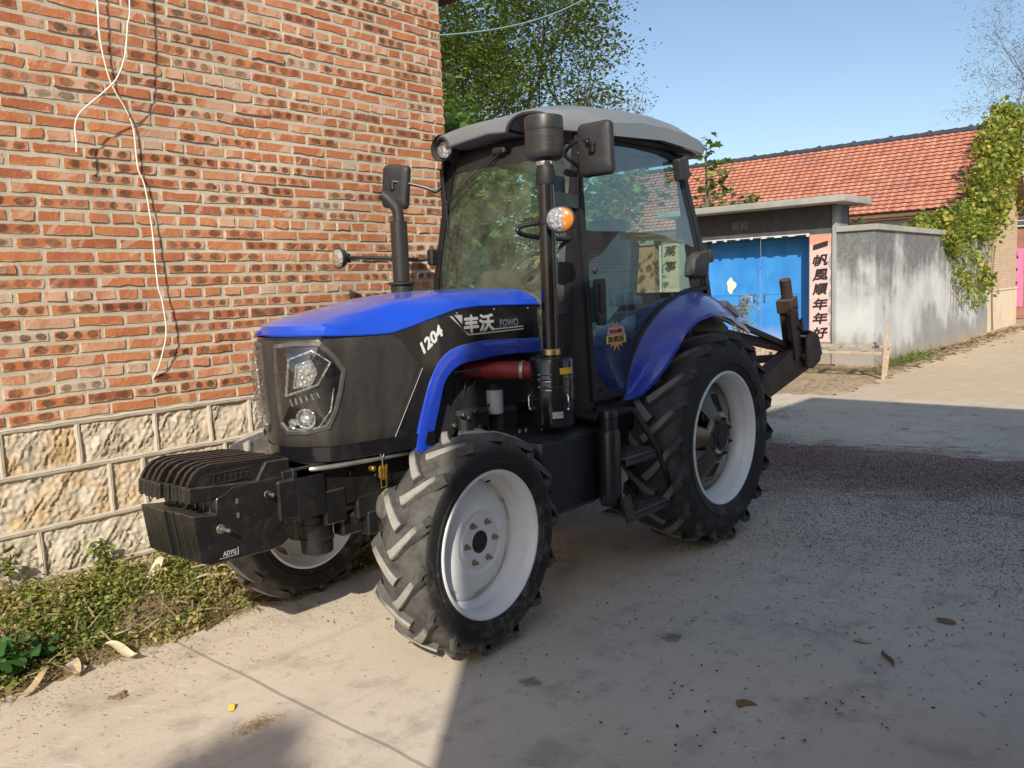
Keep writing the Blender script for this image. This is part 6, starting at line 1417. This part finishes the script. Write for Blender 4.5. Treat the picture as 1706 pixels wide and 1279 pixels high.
def bush(name, label, cat, pts, per, sig, size, lm, shape, upb, stems=None, bark=None, rnd=None, base=None, group=None, sr=None):
    c = base or (float(np.mean([p[0] for p in pts])), float(np.mean([p[1] for p in pts])), 0)
    o = empty(name, c, label, cat, group); Q = []
    for x, y, z, s_ in pts:
        m = int(per * s_ ** 2); q = RNG.normal(size=(m, 3)); q /= np.linalg.norm(q, axis=1)[:, None]; q *= (RNG.uniform(.35, 1, m) ** .6)[:, None] * s_ * sig; Q.append(q + np.array([x - c[0], y - c[1], z - c[2]]))
    Q = np.concatenate(Q); Q = Q[Q[:, 2] > -c[2] + .02]
    leaf_mesh('foliage', Q, size, lm, o, shape, upb, .25, None if rnd is None else np.clip(RNG.normal(*rnd, len(Q)), 0, 1))
    if stems is not None:
        b = MB()
        for s_ in stems: b.tube(smooth_path([(x - c[0], y - c[1], z - c[2]) for x, y, z in s_], 4), .012 if len(s_) < 4 else .02, 5) if sr is None else b.tube(smooth_path([(x - c[0], y - c[1], z - c[2]) for x, y, z in s_], 4), sr, 5)
        b.build('stem', bark or M_bark, o, merge=False, ang=60)
    return o
random.seed(4)
bp = []
for i in range(120):
    x = random.uniform(-8.2, -1.2); y = -5.0 - random.uniform(0, 3.2) - .25 * max(0, x + 4); top = 3.85 + .55 * math.sin(x * 1.3) - .10 * (x + 6) * 0; z = random.uniform(.3, max(.8, top - .45)); bp.append((x, y, z, random.uniform(.55, .85)))
bp2 = []
for i in range(80):
    x = random.uniform(-5.0, -.95); yb = -1.35 + .835 * x; f = random.random(); y = yb - f * 1.3 - .3; top = 3.02 + .26 * (-x - 1) + .42 * f; bp2.append((x, y, random.uniform(.4, top - .25), random.uniform(.38, .6)))
    if i % 3 == 0: bp2.append((x, y, top - .3, .42))
bush('leafy_thicket', 'tall broad leaved bush growing close against the end of the brick house', 'bush', bp2, 620, 1., .105, L_big, 'lobed', .45, [[(x, -1.7 + .835 * x - .5, 0), (x + .1, -1.7 + .835 * x - .6, 1.4), (x, -1.7 + .835 * x - .7, 3.0)] for x in [-1.2 - .3 * k for k in range(12)]])
bush('mulberry_thicket', 'dense thicket of broad lobed green leaves filling the gap behind the cab', 'bush', bp, 260, 1.0, .13, L_big, 'lobed', .5, [[(x, y, 0), (x + .1, y + .1, 1.2), (x + random.uniform(-.3, .3), y, 2.8)] for x, y in [(random.uniform(-8, -1.4), random.uniform(-8, -5.5)) for _ in range(26)]])
# courtyard saplings with large leaves above the gate
def sapling(label, x, y, h, n, size, spread_):
    tips = []; st = []
    for i in range(n):
        a = random.uniform(0, 6.28); t = random.uniform(.45, 1) ; p0 = (x, y, h * t * .8); p1 = (x + spread_ * math.cos(a) * (1.15 - t * .6), y + spread_ * math.sin(a) * (1.15 - t * .6), h * t + random.uniform(-.1, .1)); st.append([p0, ((p0[0] + p1[0]) / 2, (p0[1] + p1[1]) / 2, p1[2] - .02), p1]); tips.append((*p1, .30))
    st.append([(x, y, 0), (x + .02, y, h * .4), (x, y + .03, h * .7), (x, y, h * .98)])
    bush('big_leaf_sapling', label, 'tree', tips, 230, 1.0, size, L_big, 'lobed', .55, st, M_bark2, base=(x, y, 0))
random.seed(12)
sapling('tall sapling with large lobed leaves rising above the left of the gate canopy', -12.6, -6.3, 4.55, 15, .145, .55)
sapling('short leafy sapling top just showing over the gate canopy', -12.4, -5.25, 3.6, 8, .12, .28)
bush('courtyard_shrub', 'low dark shrub showing in the gap above the yard wall beside the gate', 'bush', [(-12.6, -2.9 - .35 * i, 2.35 + .1 * math.sin(i * 2), .38) for i in range(5)], 200, 1., .12, L_big, 'lobed', .5, rnd=(.2, .15))
# vine over the yard wall and the gable
random.seed(8); vp = []
for i in range(60):
    u = random.random(); x = lerp(-15.4, -19.7, u); zt = lerp(2.62, 2.75, u) + .45 * math.sin(u * 3.1); zb_ = lerp(2.3, .95, sstep(0, .35, u)) + (.5 * max(0, u - .75)); vp.append((x, -2.16 + random.uniform(-.15, .12), random.uniform(zb_, zt), random.uniform(.22, .42)))
for i in range(30):
    u = random.random(); vp.append((lerp(-14.2, -17.8, u), -2.55 + random.uniform(-.3, .2), lerp(2.42, 2.92, u) + random.uniform(-.16, .06), random.uniform(.2, .36)))
bush('wall_vine', 'yellow green creeper spilling over the far end of the grey yard wall', 'vine', vp, 640, 1., .088, L_vine, 'lobed', .2, [[(lerp(-16, -19.5, k / 14), -2.05, 2.3), (lerp(-16, -19.5, k / 14) + .1, -2.03, 1.4), (lerp(-16, -19.5, k / 14), -2.05, random.uniform(.5, .9))] for k in range(14)], M_bark2, rnd=(.48, .22), base=(-17.5, -2.2, 0), sr=.006)
vp = []
for i in range(85):
    u = random.random(); zc = lerp(2.8, 5.9, u); xc = lerp(-19.2, -22.6, u) if u < .75 else lerp(-21.5, -23.3, (u - .75) / .25); w_ = lerp(1.2, 1.5, u) ; vp.append((xc - random.uniform(-.9, 1.0) * w_, -2.2 + random.uniform(-.2, .18), zc + random.uniform(-.25, .25), random.uniform(.28, .5)))
for i in range(26): vp.append((random.uniform(-21.8, -24.6), -2.3 + random.uniform(-.3, .2), random.uniform(3.5, 6.1), random.uniform(.3, .5)))
bush('gable_vine', 'yellowing creeper climbing the gable up to the tiled ridge', 'vine', vp, 620, 1., .10, L_vine, 'lobed', .2, [[(-21.2, -2.2, 0), (-21.0, -2.2, 1.5), (-21.4, -2.18, 3), (-22, -2.2, 4.8)], [(-20.6, -2.2, 1), (-20.3, -2.2, 2), (-20.9, -2.2, 3.2), (-21.6, -2.2, 4.4)]], M_bark2, rnd=(.52, .22), base=(-21.5, -2.25, 0))
# dry plant leaning at the door
random.seed(2)
st = [[(-10.55, -4.5 + random.uniform(-.12, .2), .36), (-10.6, -4.5 + random.uniform(-.15, .15), .8), (-10.62, -4.47 + random.uniform(-.1, .2), random.uniform(.9, 1.36))] for _ in range(9)]
bush('dried_plant', 'dried flower stalks leaning against the blue doors', 'plant', [(-10.6, -4.48 + random.uniform(-.12, .10) + (.15 if random.random() < .3 else 0), random.uniform(.5, 1.33), .10) for _ in range(28)], 1500, 1., .05, L_dry, 'oval', .3, st, M_bark2, sr=.006)
# off-frame tree added only to cast a bystander's round head shadow at bottom
e3 = tree('shadow_tree', 'unseen tree added beyond the flat roofed house to cast a round shadow', (12.75, 7.27, 0), 2.1, .16, (.0, .0, 1), 4, 26, .35, .14, L_elm, M_bark, spread=.5, seed=31, up_=.2)

crown_fill(e3, (12.2, 6.86, 6.60), (.16, .16, .42), 60, 90, .06, .09, L_elm, .5)  # dense crown top shaped to throw that round shadow

# ================================================================== weeds and litter
def tuft_points(n, f):
    out = []
    while len(out) < n:
        x, y = random.uniform(1.35, 4.6), random.uniform(-1.88, -1.1)
        if random.random() < f(x, y): out.append((x, y))
    return out
random.seed(6)
def wdens(x, y):
    d = .62 + .55 * math.sin(x * 4.1 + y * 3) * math.sin(x * 2.3 - y * 7 + 1); e = sstep(-1.12, -1.30 , y + .05 * math.sin(x * 6)) ; wheel = 1 - math.exp(-((x - 2.1) / .36) ** 4) * sstep(-1.7, -1.6, y + 0 * x) ; near_wall = lerp(1, .65, sstep(-1.6, -1.88, y)); return max(0, d * e * wheel * near_wall)
P = []; rn = []
for x, y in tuft_points(1350, wdens):
    hgt = random.uniform(.02, .10) * (1.25 if random.random() < .12 else 1) * (.7 + .5 * sstep(-1.2, -1.45, y)); m = random.randint(12, 24); tone = min(1, max(0, random.gauss(.46 + .22 * math.sin(x * 3 + 1) * math.sin(y * 8), .20)))
    for _ in range(m):
        P.append((x + random.gauss(0, .035), y + random.gauss(0, .035), max(.01, bed_h(x, y)) + hgt * random.random() ** .7)); rn.append(min(1, max(0, random.gauss(tone, .13))))
tag(leaf_mesh('weeds', P, .0215, L_weed, None, 'oval', .30, .1, np.array(rn)), kind='stuff')
# lusher broad-leaved clump by the left edge
cl = []
for _ in range(26): cl.append((3.60 + random.gauss(0, .07), -1.28 + random.gauss(0, .05), .06 + random.uniform(0, .10), .06))
bush('dock_plant', 'lush dark green broad leaved weed at the near left end of the soil bed', 'plant', cl, 2200, 1., .06, leaf_mat('lush_leaves', [(0, (.035, .11, .02)), (1, (.08, .20, .05))], .3), 'oval', .45, [[(3.60, -1.3, .0), (3.61, -1.3, .08), (3.62, -1.28, .15)]], sr=.004)
for k, (x, y, h) in enumerate(((2.44, -1.84, .36), (3.40, -1.80, .26), (2.95, -1.84, .22))):
    z0 = bed_h(x, y)
    bush('wall_weed', ('tall thin weed with a single stalk against the stone base', 'bushy weed in front of the leftmost stone block', 'small upright weed between two others at the stone base')[k], 'plant', [(x + random.gauss(0, .02), y + random.gauss(0, .02), z0 + h * random.uniform(.5, 1), .05) for _ in range(8)], 2500, 1., .04, L_weed, 'oval', .4, [[(x, y, z0 - .02), (x + .01, y, z0 + h * .5), (x, y + .01, z0 + h)]], rnd=(.35, .1), base=(x, y, z0 - .02), sr=.003)
# straw bits on the bed edge and verge
def litter(name, n, f, size, lm, zf, shape='strip', upb=.93, rnd=None):
    Q = []
    while len(Q) < n:
        q = f()
        if q: Q.append((q[0], q[1], zf(*q) + random.uniform(.002, .012)))
    return tag(leaf_mesh(name, Q, size, lm, None, shape, upb, 0, rnd, .6), kind='stuff')
litter('straw', 2600, lambda: (random.uniform(1.5, 4.5), -1.13 - abs(random.gauss(0, .14)) + random.gauss(.02, .03)), .06, L_dry, lambda x, y: max(.0, bed_h(x, y)) + .012)
litter('bed_straw', 2000, lambda: (random.uniform(1.3, 4.5), random.uniform(-1.88, -1.15)), .085, L_dry, lambda x, y: bed_h(x, y) + .02 + random.random() ** 2 * .09, upb=.6)
def verge():
    x = random.uniform(-10.8, -6.2); y = random.uniform(-5.2, -1.1); d = 1 if y < -1.6 - .1 * (x + 10) else .5
    return (x, y) if random.random() < d * (.4 + .6 * sstep(-6.4, -8.5, x)) else None
litter('verge_straw', 4200, verge, .10, L_dry, lambda x, y: -.018)
litter('wall_straw', 2600, lambda: (random.gauss(-10.35, .38), random.uniform(-5.2, -1.6)), .11, L_dry, lambda x, y: -.015 + .03 * random.random())
litter('verge_leaves', 900, lambda: (random.uniform(-23, -10.5), -2.0 + abs(random.gauss(0, .38)) - .02), .09, leaf_mat('dry_leaves', [(0, (.16, .10, .05)), (1, (.40, .28, .14))], .2), lambda x, y: -.015, 'oval', .8)
L_grass = leaf_mat('green_grass', [(0, (.08, .14, .03)), (1, (.22, .26, .06))], .3)
litter('verge_grass', 700, lambda: (random.gauss(-12.3, .8), -1.85 + random.gauss(0, .14)), .13, L_grass, lambda x, y: .03, 'strip', .15)
# dark chopped stalks over the concrete
L_chaff = leaf_mat('dark_chaff', [(0, (.035, .014, .011)), (.6, (.10, .044, .03)), (1, (.22, .13, .09))], .05, .9)
def chaff():
    y = random.uniform(-3, 4.2); t = random.random()
    if t < .66: x = random.gauss(-2.55, .52) - .12 * y + .18 * math.sin(y * 2.1) + .1 * math.sin(y * 5)
    elif t < .95: x = random.gauss(-1.0, .9) - .12 * y
    else: x = random.uniform(-6.4, 1.6)
    if y < .4 and x > -.9: return None
    return (x, y) if -6.5 < x < 2.6 else None
litter('chaff', 21000, chaff, .036, L_chaff, lambda x, y: -.001, 'strip', .9)
litter('chaff_specks', 4200, lambda: (random.uniform(-6.4, 2.4), random.uniform(-1.2, 3.7)), .014, L_chaff, lambda x, y: -.001, 'rhomb', .9)
litter('chaff_clumps', 2500, lambda: ((lambda x, y: (x, y) if y > -2.9 else None)(random.gauss(-4.9, .35), random.gauss(-1.75, .35))), .04, L_chaff, lambda x, y: -.001, 'strip', .9)
litter('crumbs', 1500, lambda: (random.uniform(1.6, 4.4), -1.12 + abs(random.gauss(0, .30))), .009, L_dry, lambda x, y: .0, 'rhomb', .7)
# countable odds and ends
def husk(label, x, y, z, a, L, w_, col, curl=.02, cat='corn husk', name='corn_husk'):
    mb = MB(); n = 9; secs = []
    for i in range(n):
        t = i / (n - 1); ww = w_ * math.sin(math.pi * min(.97, .06 + t * .9)) ** .7; zz = curl * math.sin(t * 5 + 1) + .012
        secs.append([(t * L, ww * k + .15 * L * math.sin(t * 2.4), zz + .25 * w_ * (k * k) * (2.2 if cat != 'leaf' else .25)) for k in (-.5, -.2, .2, .5)])
    mb.loft(secs); m = husk_mats[col]; o = mb.build(name, m, None, (x, y, z), (R(random.uniform(-8, 8)), R(random.uniform(-8, 8)), a), ang=60); tag(o, label, cat, 'dry husks and leaves along the soil bed'); return o
husk_mats = {'pale': PM('pale_husk', (.66, .56, .38), .8, 0, .2, 40), 'tan': PM('tan_husk', (.48, .36, .21), .85, 0, .3, 40), 'grey': PM('grey_husk', (.40, .35, .28), .9, 0, .3, 40), 'yellow': PM('yellow_leaf', (.62, .44, .05), .7, 0, .25, 40), 'brown': PM('brown_leaf', (.22, .13, .06), .85, 0, .35, 40)}
husk('pale twisted corn husk lying at the edge of the weeds', 3.25, -1.13, .05, 1.9, .17, .05, 'pale', .03)
husk('tan corn stalk strip lying furthest left on the bed edge', 3.50, -1.155, .03, .5, .22, .035, 'tan')
husk('short tan husk beside the grey chip on the bed edge', 3.38, -1.15, .03, 1.0, .13, .035, 'tan')
husk('grey papery husk chip on the bed edge', 3.43, -1.12, .02, 2.2, .09, .06, 'grey')
husk('long dry stalk strip at the right end of the bed edge', 2.80, -1.20, .035, 2.95, .34, .028, 'tan')
husk('pale long husk half buried in the weeds near the front wheel', 2.62, -1.45, .12, 3.0, .28, .04, 'pale')
husk('broad cream husk against the stone base', 2.66, -1.70, .20, .3, .20, .07, 'pale', .03)
husk('tan husk flake among the weeds below the ballast', 2.45, -1.50, .12, 2.5, .18, .05, 'tan', .03)
mb = MB().tube([(2.56, -1.19, .012), (2.66, -1.13, .013), (2.78, -1.075, .01)], .006, 6); tag(mb.build('stick', M_timber), 'thin dark stick lying on the concrete beside the soil bed', 'stick')
husk('small yellow leaf on the sunlit concrete', 3.123, -.239, .0, .4, .045, .03, 'yellow', .008, 'leaf', 'fallen_leaf')
husk('flattened brown leaf on the shaded concrete nearest the viewer', 1.857, 1.389, -.006, .9, .085, .08, 'brown', .002, 'leaf', 'fallen_leaf')
husk('yellow brown leaf on the shaded concrete in the middle of the street', 1.034, 1.56, -.006, 2.0, .08, .075, 'tan', .002, 'leaf', 'fallen_leaf')
husk('brown leaf furthest out on the shaded concrete', .562, 1.791, -.006, 1.2, .09, .075, 'brown', .002, 'leaf', 'fallen_leaf')
mb = MB().tube(smooth_path([(1.08, 1.70, .01), (1.12, 1.715, .012), (1.16, 1.76, .01), (1.20, 1.78, .008)], 5), [.004] * 4 + [.009] * 8 + [.005] * 4, 7); tag(mb.build('twig', M_timber), 'short dark bent twig on the shaded concrete at right', 'twig')
for i, (x, y, lb) in enumerate(((3.371, -.73, 'brown clod of earth on the sunlit concrete near the weeds'), (-.2, 2.1, 'dark clod lying furthest along the shaded street'))):
    mb = MB(); 
    for k in range(9): mb.ball((random.gauss(0, .018), random.gauss(0, .018), .006), (random.uniform(.008, .016), random.uniform(.008, .016), random.uniform(.005, .010)), 8)
    tag(mb.build('earth_clod', M_soil, None, (x, y, 0)), lb, 'clod')
# small heap of grain-coloured grit
L_grit = leaf_mat('grit', [(0, (.40, .27, .10)), (1, (.62, .46, .22))], 0, .9)
litter('grit', 500, lambda: (random.gauss(3.156, .045), random.gauss(-.03, .025)), .007, L_grit, lambda x, y: -.001, 'rhomb', .8)
# overhead wire
mb = MB().tube([(-4.1 + (-11.82 + 4.1) * t, -6 - 3 * t, 5.308 + 2.918 * t - .6 * t * (1 - t)) for t in [i / 20 - .5 for i in range(60)]], .012, 5); tag(mb.build('overhead_wire', PM('green_wire', (.25, .42, .36), .6)), 'thin pale green wire strung across the sky in front of the elm', 'wire')
